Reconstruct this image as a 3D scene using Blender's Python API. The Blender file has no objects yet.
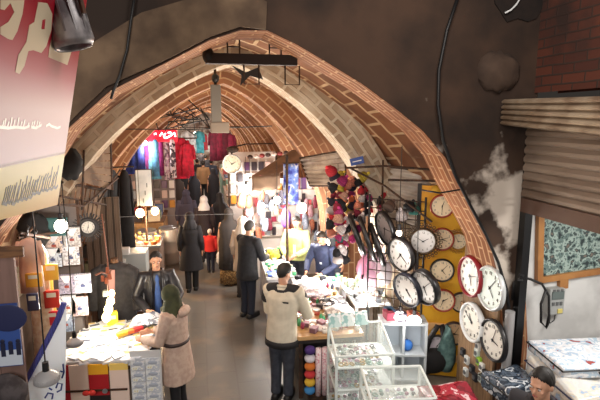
import bpy, bmesh, math, random
from mathutils import Vector, Matrix, Euler
R = random.Random(11)
C = bpy.context.scene.collection
PI = math.pi
V = Vector
# ---------------------------------------------------------------- camera maths
F, EYE = 480.0, 3.45
YAW, PITCH = math.radians(-11.6), math.radians(-9.46)
_cy, _sy = math.cos(YAW), math.sin(YAW)
FW = V((-_sy*math.cos(PITCH), _cy*math.cos(PITCH), math.sin(PITCH)))
RI = V((_cy, _sy, 0)); UP = RI.cross(FW)
def ray(x, y): return FW*F + RI*(x-300) - UP*(y-200)
def at(x, y, Y):
    d = ray(x, y); t = Y/d.y; return V((d.x*t, Y, EYE+d.z*t))
def atz(x, y, Z=0.0):
    d = ray(x, y); t = (Z-EYE)/d.z; return V((d.x*t, d.y*t, Z))
def atx(x, y, X):
    d = ray(x, y); t = X/d.x; return V((X, d.y*t, EYE+d.z*t))
# ---------------------------------------------------------------- materials
def lin(c):
    return tuple(((v/255)/12.92 if v/255 <= .04045 else ((v/255+.055)/1.055)**2.4) for v in c)+(1.0,)
def base_mat(name):
    m = bpy.data.materials.new(name); m.use_nodes = True
    nt = m.node_tree; return m, nt, nt.nodes['Principled BSDF']
def mat(name, rgb, rough=.65, metal=0, rgb2=None, scale=6, emit=0, alpha=1, trans=0, bump=0, detail=4, lo=.4, hi=.6, stretch=None):
    m, nt, b = base_mat(name)
    b.inputs['Roughness'].default_value = rough; b.inputs['Metallic'].default_value = metal
    b.inputs['Base Color'].default_value = lin(rgb)
    if rgb2 is not None or bump:
        tc = nt.nodes.new('ShaderNodeTexCoord'); n = nt.nodes.new('ShaderNodeTexNoise')
        n.inputs['Scale'].default_value = scale; n.inputs['Detail'].default_value = detail
        src = tc.outputs['Object']
        if stretch:
            mp = nt.nodes.new('ShaderNodeMapping'); mp.inputs['Scale'].default_value = stretch
            nt.links.new(src, mp.inputs[0]); src = mp.outputs[0]
        nt.links.new(src, n.inputs['Vector'])
        if rgb2 is not None:
            r = nt.nodes.new('ShaderNodeValToRGB')
            r.color_ramp.elements[0].position = lo; r.color_ramp.elements[1].position = hi
            r.color_ramp.elements[0].color = lin(rgb); r.color_ramp.elements[1].color = lin(rgb2)
            nt.links.new(n.outputs['Fac'], r.inputs[0]); nt.links.new(r.outputs[0], b.inputs['Base Color'])
        if bump:
            bp = nt.nodes.new('ShaderNodeBump'); bp.inputs['Strength'].default_value = bump; bp.inputs['Distance'].default_value = .02
            nt.links.new(n.outputs['Fac'], bp.inputs['Height']); nt.links.new(bp.outputs[0], b.inputs['Normal'])
    if emit:
        b.inputs['Emission Color'].default_value = lin(rgb); b.inputs['Emission Strength'].default_value = emit
    if trans: b.inputs['Transmission Weight'].default_value = trans; b.inputs['IOR'].default_value = 1.12
    b.inputs['Alpha'].default_value = alpha
    return m
def brick(name, c1, c2, mortar, bw, bh, ms=.03, rough=.85, dirt=None, bump=.6, off=.5):
    m, nt, b = base_mat(name); b.inputs['Roughness'].default_value = rough
    tc = nt.nodes.new('ShaderNodeTexCoord'); br = nt.nodes.new('ShaderNodeTexBrick')
    br.offset = off
    ns = nt.nodes.new('ShaderNodeTexNoise'); ns.inputs['Scale'].default_value = 2.2; ns.inputs['Detail'].default_value = 6
    mx0 = nt.nodes.new('ShaderNodeVectorMath'); mx0.operation = 'MULTIPLY_ADD'; mx0.inputs[1].default_value = (.05, .05, .05)
    nt.links.new(tc.outputs['UV'], ns.inputs['Vector'])
    nt.links.new(ns.outputs['Color'], mx0.inputs[0]); nt.links.new(tc.outputs['UV'], mx0.inputs[2])
    nt.links.new(mx0.outputs[0], br.inputs['Vector'])
    br.inputs['Color1'].default_value = lin(c1); br.inputs['Color2'].default_value = lin(c2); br.inputs['Mortar'].default_value = lin(mortar)
    br.inputs['Scale'].default_value = 1; br.inputs['Brick Width'].default_value = bw; br.inputs['Row Height'].default_value = bh
    br.inputs['Mortar Size'].default_value = ms*bh; br.inputs['Mortar Smooth'].default_value = .3
    mx = nt.nodes.new('ShaderNodeMix'); mx.data_type = 'RGBA'
    rp = nt.nodes.new('ShaderNodeValToRGB'); rp.color_ramp.elements[0].position = .5; rp.color_ramp.elements[1].position = .68
    n2 = nt.nodes.new('ShaderNodeTexNoise'); n2.inputs['Scale'].default_value = 1.7; n2.inputs['Detail'].default_value = 8
    nt.links.new(tc.outputs['Object'], n2.inputs['Vector']); nt.links.new(n2.outputs['Fac'], rp.inputs[0])
    nt.links.new(rp.outputs[0], mx.inputs['Factor']); nt.links.new(br.outputs['Color'], mx.inputs['A']); mx.inputs['B'].default_value = lin(dirt or c2)
    nt.links.new(mx.outputs['Result'], b.inputs['Base Color'])
    bp = nt.nodes.new('ShaderNodeBump'); bp.inputs['Strength'].default_value = bump; bp.inputs['Distance'].default_value = .02; bp.invert = True
    nt.links.new(br.outputs['Fac'], bp.inputs['Height']); nt.links.new(bp.outputs[0], b.inputs['Normal'])
    return m
def pattern(name, kind, cols, scale=10, rough=.6, dist=2, alpha=1):
    """voronoi cells or waves in several flat printed colours"""
    m, nt, b = base_mat(name); b.inputs['Roughness'].default_value = rough
    tc = nt.nodes.new('ShaderNodeTexCoord'); r = nt.nodes.new('ShaderNodeValToRGB'); r.color_ramp.interpolation = 'CONSTANT'
    if kind == 'cells':
        t = nt.nodes.new('ShaderNodeTexVoronoi'); t.inputs['Scale'].default_value = scale
        s = nt.nodes.new('ShaderNodeSeparateColor'); nt.links.new(t.outputs['Color'], s.inputs[0]); o = s.outputs[0]
    elif kind == 'wave':
        t = nt.nodes.new('ShaderNodeTexWave'); t.inputs['Scale'].default_value = scale; t.inputs['Distortion'].default_value = dist; o = t.outputs['Fac']
    elif kind == 'bands':
        t = nt.nodes.new('ShaderNodeTexWave'); t.bands_direction = 'Z'; t.inputs['Scale'].default_value = scale; t.inputs['Distortion'].default_value = dist; o = t.outputs['Fac']
    else:
        t = nt.nodes.new('ShaderNodeTexNoise'); t.inputs['Scale'].default_value = scale; t.inputs['Detail'].default_value = 5; o = t.outputs['Fac']
    nt.links.new(tc.outputs['Object'], t.inputs['Vector'])
    e = r.color_ramp.elements; k = len(cols)
    lo, hi = (0, 1) if kind != 'noise' else (.33, .7)
    e[0].color = lin(cols[0]); e[0].position = 0; e[1].color = lin(cols[-1]); e[1].position = lo+(hi-lo)*(k-1)/k
    for i in range(1, k-1):
        x = e.new(lo+(hi-lo)*i/k); x.color = lin(cols[i])
    nt.links.new(o, r.inputs[0]); nt.links.new(r.outputs[0], b.inputs['Base Color']); b.inputs['Alpha'].default_value = alpha
    return m
_mc = {}
def col(rgb, rough=.65, metal=0):
    k = (rgb, rough, metal)
    if k not in _mc: _mc[k] = mat('colour_%d_%d_%d' % rgb, rgb, rough, metal)
    return _mc[k]
# ---------------------------------------------------------------- mesh builder
class MB:
    def __init__(s): s.bm = bmesh.new(); s.uv = s.bm.loops.layers.uv.new('UVMap')
    def _m(s, geom, mi):
        for f in {f for v in geom for f in v.link_faces}: f.material_index = mi
    def box(s, c, sz, rot=None, mi=0):
        m = Matrix.Translation(c) @ (rot.to_4x4() if rot else Matrix()) @ Matrix.Diagonal((sz[0], sz[1], sz[2], 1))
        s._m(bmesh.ops.create_cube(s.bm, size=1, matrix=m)['verts'], mi); return s
    def cyl(s, p0, p1, r0, r1=None, n=12, mi=0):
        p0, p1 = V(p0), V(p1); d = p1-p0
        m = Matrix.Translation((p0+p1)/2) @ d.to_track_quat('Z', 'Y').to_matrix().to_4x4()
        s._m(bmesh.ops.create_cone(s.bm, cap_ends=True, segments=n, radius1=r0, radius2=r0 if r1 is None else r1, depth=d.length, matrix=m)['verts'], mi); return s
    def ell(s, c, r, rot=None, u=14, v=9, mi=0):
        if not hasattr(r, '__len__'): r = (r, r, r)
        m = Matrix.Translation(c) @ (rot.to_4x4() if rot else Matrix()) @ Matrix.Diagonal((r[0], r[1], r[2], 1))
        s._m(bmesh.ops.create_uvsphere(s.bm, u_segments=u, v_segments=v, radius=1, matrix=m)['verts'], mi); return s
    def loft(s, rings, mi=0, cap=True, uv=None):
        vr = [[s.bm.verts.new(p) for p in r] for r in rings]; n = len(vr[0])
        for a, b in zip(vr, vr[1:]):
            for i in range(n):
                f = s.bm.faces.new((a[i], a[(i+1) % n], b[(i+1) % n], b[i])); f.material_index = mi
        if cap:
            for q, r in ((vr[0], True), (vr[-1], False)):
                f = s.bm.faces.new(list(reversed(q)) if r else q); f.material_index = mi
        return s
    def tube(s, pts, r, n=8, mi=0):
        pts = [V(p) for p in pts]; k = len(pts); rs = r if hasattr(r, '__len__') else [r]*k
        rings = []; ref = None
        for i, p in enumerate(pts):
            d = (pts[min(i+1, k-1)]-pts[max(i-1, 0)])
            if d.length < 1e-6: d = V((0, 0, 1))
            d.normalize()
            if ref is None: ref = V((0, 0, 1)) if abs(d.z) < .9 else V((1, 0, 0))
            a = (ref-d*ref.dot(d)).normalized(); ref = a; b = d.cross(a)
            rings.append([p+(a*math.cos(2*PI*j/n)+b*math.sin(2*PI*j/n))*rs[i] for j in range(n)])
        return s.loft(rings, mi)
    def grid(s, fn, nu, nv, mi=0, uv=None):
        vs = [[s.bm.verts.new(fn(i/nu, j/nv)) for j in range(nv+1)] for i in range(nu+1)]
        for i in range(nu):
            for j in range(nv):
                f = s.bm.faces.new((vs[i][j], vs[i+1][j], vs[i+1][j+1], vs[i][j+1])); f.material_index = mi
                if uv:
                    for l, (a, b) in zip(f.loops, ((i, j), (i+1, j), (i+1, j+1), (i, j+1))): l[s.uv].uv = uv(a/nu, b/nv)
        return s
    def lathe(s, prof, c=(0, 0, 0), n=20, mi=0, axis='Z'):
        c = V(c); rings = []
        for r, z in prof:
            rings.append([c+(V((r*math.cos(2*PI*j/n), r*math.sin(2*PI*j/n), z)) if axis == 'Z' else V((r*math.cos(2*PI*j/n), z, r*math.sin(2*PI*j/n)))) for j in range(n)])
        return s.loft(rings, mi)
    def prism(s, poly, off, mi=0):
        a = [s.bm.verts.new(V(p)) for p in poly]; b = [s.bm.verts.new(V(p)+V(off)) for p in poly]; n = len(poly)
        s.bm.faces.new(a).material_index = mi; s.bm.faces.new(list(reversed(b))).material_index = mi
        for i in range(n): s.bm.faces.new((a[i], b[i], b[(i+1) % n], a[(i+1) % n])).material_index = mi
        return s
    def bev(s, w=.01, seg=2):
        bmesh.ops.bevel(s.bm, geom=list(s.bm.edges), offset=w, segments=seg, affect='EDGES', profile=.6, clamp_overlap=True); return s
    def mesh(s, name, m, smooth=False):
        bmesh.ops.recalc_face_normals(s.bm, faces=s.bm.faces)
        me = bpy.data.meshes.new(name); s.bm.to_mesh(me); s.bm.free()
        for x in (m if isinstance(m, (list, tuple)) else [m]): me.materials.append(x)
        if smooth: me.polygons.foreach_set('use_smooth', [True]*len(me.polygons))
        return me
    def build(s, name, m, parent=None, smooth=False, solid=0):
        o = bpy.data.objects.new(name, s.mesh(name, m, smooth)); C.objects.link(o)
        if parent: o.parent = parent
        if solid:
            md = o.modifiers.new('thickness', 'SOLIDIFY'); md.thickness = solid; md.offset = 0
        return o
def tag(o, label, cat, group=None, kind=None):
    o['label'] = label; o['category'] = cat
    if group: o['group'] = group
    if kind: o['kind'] = kind
    return o
def thing(name, label, cat, loc=(0, 0, 0), rz=0, group=None):
    o = bpy.data.objects.new(name, None); C.objects.link(o); o.empty_display_size = .1
    o.location = loc; o.rotation_euler = (0, 0, rz); return tag(o, label, cat, group)
def struct(o): o['kind'] = 'structure'; return o
def copy_tree(o, parent=None):
    c = o.copy(); C.objects.link(c); c.parent = parent
    for ch in list(o.children): copy_tree(ch, c)
    return c
def place(o, loc, rz=0, label=None, scale=None, rot=None, group=None):
    o.location = loc; o.rotation_euler = rot or (0, 0, rz)
    if label: o['label'] = label
    if scale: o.scale = (scale,)*3 if not hasattr(scale, '__len__') else scale
    if group: o['group'] = group
    return o
def remesh(mb, name, m, vox, parent=None, smooth=2):
    t = bpy.data.objects.new('tmp', mb.mesh('tmp', m)); C.objects.link(t)
    r = t.modifiers.new('r', 'REMESH'); r.mode = 'VOXEL'; r.voxel_size = vox; r.use_smooth_shade = True
    if smooth:
        k = t.modifiers.new('s', 'SMOOTH'); k.iterations = smooth; k.factor = .5
    dg = bpy.context.evaluated_depsgraph_get()
    me = bpy.data.meshes.new_from_object(t.evaluated_get(dg)); me.name = name
    bpy.data.objects.remove(t)
    if not me.materials: me.materials.append(m)
    o = bpy.data.objects.new(name, me); C.objects.link(o)
    if parent: o.parent = parent
    return o
_fonts = {}
def text_obj(s, size, m, parent, name, loc, rot, depth=.002):
    cu = bpy.data.curves.new('t', 'FONT'); cu.body = s; cu.size = size; cu.extrude = depth; cu.align_x = 'CENTER'; cu.align_y = 'CENTER'; cu.resolution_u = 3
    t = bpy.data.objects.new('t', cu); C.objects.link(t)
    me = bpy.data.meshes.new_from_object(t.evaluated_get(bpy.context.evaluated_depsgraph_get())); bpy.data.objects.remove(t)
    me.materials.clear(); me.materials.append(m)
    o = bpy.data.objects.new(name, me); C.objects.link(o); o.parent = parent; o.location = loc; o.rotation_euler = rot; return o
def light(kind, loc, e, rgb=(255, 214, 170), size=.1, rot=None):  # serves the visible bulbs and the added unseen fill lights
    l = bpy.data.lights.new('lamp_or_fill_light', kind); l.energy = e; l.color = lin(rgb)[:3]
    if kind == 'AREA': l.size = size
    else: l.shadow_soft_size = size
    o = bpy.data.objects.new('lamp_or_fill_light', l); C.objects.link(o); o.location = loc
    if rot: o.rotation_euler = rot
    return o
def translucent(name, rgb, amount=.5):
    m, nt, b = base_mat(name); b.inputs['Base Color'].default_value = lin(rgb); b.inputs['Roughness'].default_value = .7
    t = nt.nodes.new('ShaderNodeBsdfTranslucent'); t.inputs[0].default_value = lin(rgb); x = nt.nodes.new('ShaderNodeMixShader'); x.inputs[0].default_value = amount
    nt.links.new(b.outputs[0], x.inputs[1]); nt.links.new(t.outputs[0], x.inputs[2]); nt.links.new(x.outputs[0], nt.nodes['Material Output'].inputs[0]); return m
# ---------------------------------------------------------------- shared materials
BLACK = mat('black_paint', (22, 21, 22), .5)
STEEL = mat('dull_steel', (150, 152, 155), .35, .8)
RUST = mat('rusty_steel', (52, 42, 36), .7, .4, rgb2=(84, 58, 42), scale=12)
WHITE = mat('white_paint', (225, 228, 228), .5)
GLASS = mat('clear_glass', (235, 248, 245), .04, alpha=.16)
WOOD = mat('brown_wood', (120, 82, 50), .6, rgb2=(86, 56, 34), scale=4, stretch=(1, 1, 8))
PLY = mat('plywood', (150, 120, 88), .75, rgb2=(122, 94, 68), scale=3, stretch=(8, 8, 1))
LIGHTWOOD = mat('light_wood', (196, 156, 106), .5, rgb2=(176, 132, 84), scale=4, stretch=(1, 8, 8))
BULB = mat('lit_bulb', (255, 244, 225), .3, emit=9)
BULBW = mat('lit_bulb_warm', (255, 214, 150), .3, emit=10)
# ---------------------------------------------------------------- people
SKIN = mat('skin', (198, 148, 120), .55, rgb2=(206, 156, 128), scale=20)
HAIR = mat('black_hair', (24, 20, 18), .6, rgb2=(36, 30, 26), scale=60)
EYEW = mat('eye_white', (206, 200, 194), .3); IRIS = mat('dark_iris', (38, 26, 20), .2)
LIP = mat('lip_skin', (160, 96, 84), .5)
def ring(c, rx, ry, n=20, fold=0, k=7, ph=0):
    out = []
    for j in range(n):
        a = 2*PI*j/n; f = 1+fold*math.sin(k*a+ph)
        out.append(V((c[0]+rx*f*math.cos(a), c[1]+ry*f*math.sin(a), c[2])))
    return out
def add_hand(mb, wrist, d, n, side, curl=.5, s=1.0):
    d = d.normalized(); n = (n-d*n.dot(d)).normalized(); b = d.cross(n)*side
    rot = Matrix((b, d, n)).transposed()
    mb.ell(wrist+d*.05*s, (.042*s, .058*s, .018*s), rot)
    for off, ln in ((-.031, .068), (-.0105, .08), (.0105, .075), (.031, .058)):
        p = wrist+d*.09*s+b*off*s; pts = [p-d*.03*s]; dd = d.copy()
        for i in range(4):
            pts.append(p.copy()); p = p+dd*ln*s*(.45, .32, .23, .2)[i]
            dd = (dd+n*curl*.8).normalized()
        mb.tube(pts, [.0105*s, .0105*s, .0095*s, .009*s, .0075*s], 8)
    p = wrist+d*.03*s-b*.03*s
    mb.tube([p, p+(d*.5-b*.7+n*.3).normalized()*.035*s, p+(d*.5-b*.7+n*.3).normalized()*.04*s+(d*.9-b*.1+n*.5).normalized()*.045*s], [.014*s, .011*s, .008*s], 8)
def person(name, label, loc, rz, h=1.72, lean=0.0, lean_x=0.0, arms=None, stance=.1, stride=0, top=None, topz=.86, topw=1.0, flare=1.0,
           trousers=None, skirt=None, hair=HAIR, scarf=None, chador=None, head=(0, 0), vox=.012, female=False, face=True, group=None, build=1.0, shoes=BLACK, skin=SKIN, hairlen=0):
    """figure looking along local -Y; numbers are for a 1.75 m body, then scaled"""
    root = thing(name, label, 'person', loc, rz, group); root.scale = (h/1.75,)*3
    sw = (.165 if female else .185)*build
    def sp(z):                                               # spine position: the trunk leans forward above the hip
        t = max(0, (z-.92)/.83); return V((lean_x*t, -lean*t*(1+.35*t)/1.35, z-.18*lean*t*t))
    hc = sp(1.63); yaw, pit = head
    hr = Euler((pit+lean*.5, 0, yaw)).to_matrix()
    def H(x, y, z): return hc+hr @ V((x, y, z))
    arms = arms or {}
    jo = {}
    for sd in (-1, 1):
        sh = sp(1.41)+V((sd*sw, 0, 0)); a = arms.get(sd)
        el, wr = (V(a[0]), V(a[1])) if a else (sp(1.13)+V((sd*(sw+.06), .02, 0)), sp(.90)+V((sd*(sw+.07), -.06, 0)))
        jo[sd] = (sh, el, wr, V(a[2]) if a and len(a) > 2 else None)
    b = MB()
    # head with jaw, nose, brow and ears
    b.ell(H(0, .012, .02), (.074, .094, .098), hr); b.ell(H(0, -.03, -.045), (.055, .062, .068), hr)
    b.ell(H(0, -.062, -.088), (.026, .024, .02), hr)
    b.tube([H(0, -.082, .012), H(0, -.098, -.012), H(0, -.108, -.03)], [.009, .012, .014], 8)
    b.ell(H(0, -.078, .022), (.05, .016, .011), hr); b.ell(H(-.04, -.066, -.025), (.018, .016, .015), hr); b.ell(H(.04, -.066, -.025), (.018, .016, .015), hr)
    for sd in (-1, 1): b.ell(H(sd*.075, .012, -.008), (.012, .02, .03), hr)
    b.tube([sp(1.38)+V((0, .01, 0)), sp(1.48)+V((0, .01, 0)), H(0, .015, -.06)], [.062, .055, .053], 14)
    wa = .9 if female else 1
    b.loft([ring(sp(z)+V((0, yo, 0)), rx*build, ry*build) for z, rx, ry, yo in ((.84, .15, .105, 0), (.92, .165, .115, 0), (1.05, .14*wa, .1, 0), (1.2, .15*wa, .108, 0), (1.33, .165, .11, 0), (1.42, .15, .085, 0), (1.47, .075, .06, 0))])
    for sd in (-1, 1):
        sh, el, wr, pn = jo[sd]
        b.tube([sp(1.4)+V((sd*.1, 0, 0)), sh, (sh+el)/2, el, el.lerp(wr, .4), wr], [.06, .058, .05, .042, .042, .028], 12)
        d = wr-el
        add_hand(b, wr, d, pn if pn else V((-sd, -.3, -.2)), sd, .45)
    legs = {}
    for sd in (-1, 1):
        ft = V((sd*stance, sd*stride, .05)); hip = V((sd*.085, 0, .9)); kn = hip.lerp(ft, .48)+V((0, -.02-abs(stride)*.1, 0)); legs[sd] = (hip, kn, ft)
        b.tube([hip, hip.lerp(kn, .4), kn, kn.lerp(ft, .35), ft+V((0, .01, .04))], [.085, .078, .056, .055, .036], 12)
        b.tube([ft+V((0, .05, 0)), ft+V((0, -.06, -.01)), ft+V((0, -.15, -.02))], [.038, .038, .026], 10)
    body = remesh(b, 'body', skin, vox, root)
    if face:
        for sd in (-1, 1):
            e = MB(); e.ell(H(sd*.031, -.0815, .004), (.0115, .008, .0068), hr, 10, 8, 0); e.ell(H(sd*.031, -.0885, .003), (.005, .004, .0055), hr, 8, 6, 1); e.build('eye', [EYEW, IRIS], body, True)
            MB().tube([H(sd*.014, -.094, .023), H(sd*.034, -.094, .029), H(sd*.052, -.08, .022)], [.002, .0028, .0015], 6).build('eyebrow', hair or HAIR, body, True)
        MB().ell(H(0, -.09, -.058), (.023, .008, .008), hr, 10, 6).build('lips', LIP, body, True)
    if hair and not scarf and not chador:
        g = MB()
        def cap(u, v):
            th = 2*PI*u; sn = math.sin(th); ph = v*(math.radians(110)+.05*v*math.sin(23*th)+.035*v*math.sin(41*th+1)+max(0, sn)**.7*math.radians(34+hairlen*30)-max(0, -sn)**.7*math.radians(56))
            j = 1+.03*math.sin(17*th+9*ph)*math.sin(ph)
            k = 1-.11*v**7; return H(.081*j*k*math.sin(ph)*math.cos(th), .014+.101*j*k*math.sin(ph)*math.sin(th), .022+.106*j*math.cos(ph))
        g.grid(cap, 48, 10); g.build('hair', hair, root, True, .009)
    if trousers:
        g = MB(); g.loft([ring(V((0, 0, z)), rx*build, ry*build) for z, rx, ry in ((.8, .17, .118), (.92, .178, .128), (1.04, .158, .116))])
        for sd in (-1, 1):
            hip, kn, ft = legs[sd]
            g.tube([hip+V((0, 0, .02)), hip.lerp(kn, .45), kn, kn.lerp(ft, .55), ft+V((0, .01, .025))], [.1, .093, .076, .067, .066], 14)
        remesh(g, 'trousers', trousers, max(vox, .013), root)
    for sd in (-1, 1):
        ft = legs[sd][2]; g = MB()
        g.loft([[ft+V((x*w, y, z)) for x, y in ((-.9, .09), (.9, .09), (1.1, 0), (1.15, -.1), (.8, -.185), (-.8, -.185), (-1.15, -.1), (-1.1, 0))] for z, w in ((-.05, .042), (-.02, .045), (.01, .038), (.03, .03))])
        g.build('shoe', shoes, root, True)
    if skirt:
        m_, z0, w_ = skirt; g = MB(); n = 32
        g.loft([ring(V((0, 0, z)), w_*(.7+.3*t)*.9, w_*(.62+.28*t)*.9, n, .05*t, 9) for z, t in ((1.0, 0), (.8, .35), (.5, .7), (z0, 1))]); g.build('skirt', m_, root, True)
    if top:
        g = MB(); zs = [topz, (topz+1.05)/2 if topz < 1 else 1.03, 1.08, 1.22, 1.34, 1.43, 1.48]
        wid = [.178*flare, .17*(1+flare)/2, .162*wa, .172*wa, .184, .165, .085]; dep = [.138*flare, .13*(1+flare)/2, .125, .13, .132, .105, .078]
        g.loft([ring(sp(max(z, .92))+V((0, 0, min(0, z-.92))), w*topw*build, d*topw*build, 24, .012 if i < 3 else 0, 5, i) for i, (z, w, d) in enumerate(zip(zs, wid, dep))])
        for sd in (-1, 1):
            sh, el, wr, pn = jo[sd]; e2 = el.lerp(wr, .93)
            g.tube([sp(1.4)+V((sd*.08, 0, 0)), sh, sh.lerp(el, .5), el, el.lerp(wr, .45), e2], [.075, .078*topw, .068*topw, .062*topw, .056*topw, .045*topw], 14)
        tp = remesh(g, 'coat' if topz < .75 else 'jacket', top, max(vox, .013), root)
        MB().tube([sp(1.475)+V((.085*math.cos(a), .005+.075*math.sin(a), .012*math.sin(a))) for a in [i*PI*2/16 for i in range(17)]], .02, 8).build('collar', top, tp, True)
    if scarf:
        g = MB()
        def hood(u, v):                                      # cloth round the head, open at the face, falling on the shoulders
            th = PI*(-.5+.24)+u*(2*PI-.48*PI)
            if v < .5:
                ph = v/.5*PI*.62+.05; c = 1.0
                return H(.096*math.sin(ph)*math.cos(th), .014+.118*math.sin(ph)*math.sin(th), .03+.12*math.cos(ph))
            t = (v-.5)/.5; p0 = H(.096*math.sin(PI*.62+.05)*math.cos(th), .014+.118*math.sin(PI*.62+.05)*math.sin(th), .03+.12*math.cos(PI*.62+.05))
            p1 = sp(1.4)+V((.17*math.cos(th), .13*math.sin(th)+.01, .0)); k = .01*math.sin(11*th)*t
            return p0.lerp(p1, t)+V((k, k, .05*math.sin(PI*t)*0-.0))
        g.grid(hood, 30, 16); hs = g.build('headscarf', scarf, root, True, .014)
        MB().tube([H(0, -.055, -.112), sp(1.44)+V((0, -.09, 0)), sp(1.33)+V((0, -.125, 0))], [.05, .075, .03], 12).build('scarf_knot', scarf, hs, True)
    if chador:
        g = MB(); n = 40; z0 = .05; rows = []
        for z, rx, ry, dy, f in ((z0, .27, .25, .03, .07), (.4, .25, .23, .03, .06), (.8, .235, .2, .02, .045), (1.1, .235, .19, .015, .03), (1.32, .235, .165, .01, .015), (1.43, .2, .14, .01, .01), (1.5, .12, .12, .015, 0), (1.56, .098, .116, .018, 0), (1.66, .1, .118, .02, 0), (1.72, .085, .1, .02, 0), (1.755, .05, .06, .02, 0)):
            if z < (chador[1] if len(chador) > 1 else 0): continue
            c = sp(max(z, .92))+V((0, dy, min(0, z-.92)))
            r = ring(c, rx*build, ry*build, n, f, 8, z*2)
            if 1.5 < z < 1.7:                                # the cloth is drawn back from the face
                r = [p if (p-c).y > -.055 else V((p.x, c.y-.055, p.z)) for p in r]
            rows.append(r)
        g.loft(rows); g.build('chador', chador[0], root, True)
    return root
# ================================================================ SETTING
PLASTER = mat('sooty_plaster', (92, 72, 58), .9, rgb2=(52, 38, 30), scale=2.4, bump=.5, detail=9, lo=.35, hi=.65)
def wall_mat():
    m = mat('old_plaster_wall', (70, 50, 37), .9, rgb2=(40, 28, 21), scale=1.7, bump=.6, detail=9, lo=.35, hi=.65)
    nt = m.node_tree; b = nt.nodes['Principled BSDF']; old = b.inputs['Base Color'].links[0].from_socket
    tc = nt.nodes.new('ShaderNodeTexCoord'); n = nt.nodes.new('ShaderNodeTexNoise'); n.inputs['Scale'].default_value = 1.6; n.inputs['Detail'].default_value = 7
    sx = nt.nodes.new('ShaderNodeSeparateXYZ'); nt.links.new(tc.outputs['Object'], sx.inputs[0]); nt.links.new(tc.outputs['Object'], n.inputs['Vector'])
    # peeled render: bare whitish lime where the lower pier has lost its coat
    a = nt.nodes.new('ShaderNodeMapRange'); a.inputs['From Min'].default_value = 3.45; a.inputs['From Max'].default_value = 2.7; nt.links.new(sx.outputs['Z'], a.inputs[0])
    c = nt.nodes.new('ShaderNodeMapRange'); c.inputs['From Min'].default_value = 1.6; c.inputs['From Max'].default_value = 2.6; nt.links.new(sx.outputs['X'], c.inputs[0])
    k = nt.nodes.new('ShaderNodeMath'); k.operation = 'MULTIPLY'; nt.links.new(a.outputs[0], k.inputs[0]); nt.links.new(c.outputs[0], k.inputs[1])
    k2 = nt.nodes.new('ShaderNodeMath'); k2.operation = 'MULTIPLY_ADD'; k2.inputs[1].default_value = .235; nt.links.new(k.outputs[0], k2.inputs[0]); nt.links.new(n.outputs['Fac'], k2.inputs[2])
    rp = nt.nodes.new('ShaderNodeValToRGB'); rp.color_ramp.elements[0].position = .66; rp.color_ramp.elements[1].position = .72; nt.links.new(k2.outputs[0], rp.inputs[0])
    mx = nt.nodes.new('ShaderNodeMix'); mx.data_type = 'RGBA'; nt.links.new(rp.outputs[0], mx.inputs['Factor']); nt.links.new(old, mx.inputs['A']); mx.inputs['B'].default_value = lin((190, 178, 165))
    nt.links.new(mx.outputs['Result'], b.inputs['Base Color']); return m
WALLM = wall_mat()
BRICK_RIB = brick('arch_brick', (158, 100, 62), (128, 80, 50), (196, 156, 116), .34, .1, .13, dirt=(120, 74, 48))
BRICK_BAY = brick('vault_brick', (134, 88, 58), (110, 72, 48), (190, 160, 126), .44, .3, .09, dirt=(96, 62, 44))
BRICK_FAR = brick('far_vault_brick', (158, 112, 78), (134, 92, 66), (190, 158, 122), .4, .12, .12, dirt=(128, 90, 66))
BRICK_PLAST = brick('plastered_brick', (178, 158, 134), (150, 128, 104), (196, 182, 160), .3, .12, .2, dirt=(200, 188, 168))
BRICK_WALL = brick('dark_red_brick', (98, 50, 34), (76, 40, 30), (60, 44, 36), .28, .09, .1, dirt=(54, 36, 30))
STONE = mat('worn_stone_floor', (118, 112, 104), .5, rgb2=(92, 84, 76), scale=1.1, bump=.15, detail=9, lo=.38, hi=.62)
LIME = mat('lime_plaster', (206, 198, 184), .9, rgb2=(170, 158, 142), scale=5, bump=.5)

f = MB(); f.grid(lambda u, v: V((-7+16*u, -3+45*v, 0)), 16, 45)
floor = struct(f.build('floor', STONE)); floor['label'] = 'worn grey stone floor of the bazaar lane'
pav = brick('lane_paving', (92, 90, 86), (86, 84, 81), (83, 80, 77), .62, .4, .03, rough=.38, dirt=(116, 104, 90), bump=.08)
f.__init__(); f.grid(lambda u, v: V((-1.6+3.2*u, 1+33*v, .006)), 6, 33, uv=lambda u, v: (v*33, u*3.2))
struct(f.build('trim_5', pav))['label'] = 'worn stone paving down the middle of the lane'

PROF = [(-2.4, 0), (-2.36, 1.1), (-2.16, 1.85), (-1.8, 2.42), (-1.4, 2.91), (-1.09, 3.38), (-.74, 3.69), (-.26, 3.94), (.1, 4.13), (.37, 4.225), (.61, 4.23), (.88, 4.115), (1.19, 3.95), (1.5, 3.78), (1.86, 3.54), (2.13, 3.34), (2.38, 3.08), (2.57, 2.75), (2.77, 2.44), (2.94, 2.16), (3.1, 1.68), (3.19, 1.0), (3.2, 0)]
def prof(L, Rr, za, zs=1.2, n=15):
    """pointed arch from left foot x=L to right foot x=Rr, crown at za"""
    cx = .42; hs = [math.sin(i/n*PI/2)**.9 for i in range(n+1)]; X = lambda h, f: cx+(f-cx)*max(0, 1-h*h)**.78
    return [(L, 0)]+[(X(h, L), zs+(za-zs)*h) for h in hs]+[(X(h, Rr), zs+(za-zs)*h) for h in hs[-2::-1]]+[(Rr, 0)]
def arc_len(p):
    s = [0]
    for a, b in zip(p, p[1:]): s.append(s[-1]+math.hypot(b[0]-a[0], b[1]-a[1]))
    return s
def outset(p, d):
    out = []
    for i, (x, z) in enumerate(p):
        a, b = p[max(0, i-1)], p[min(len(p)-1, i+1)]; dx, dz = b[0]-a[0], b[1]-a[1]; L = math.hypot(dx, dz)
        out.append((x-dz/L*d, z+dx/L*d))
    return out
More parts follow.
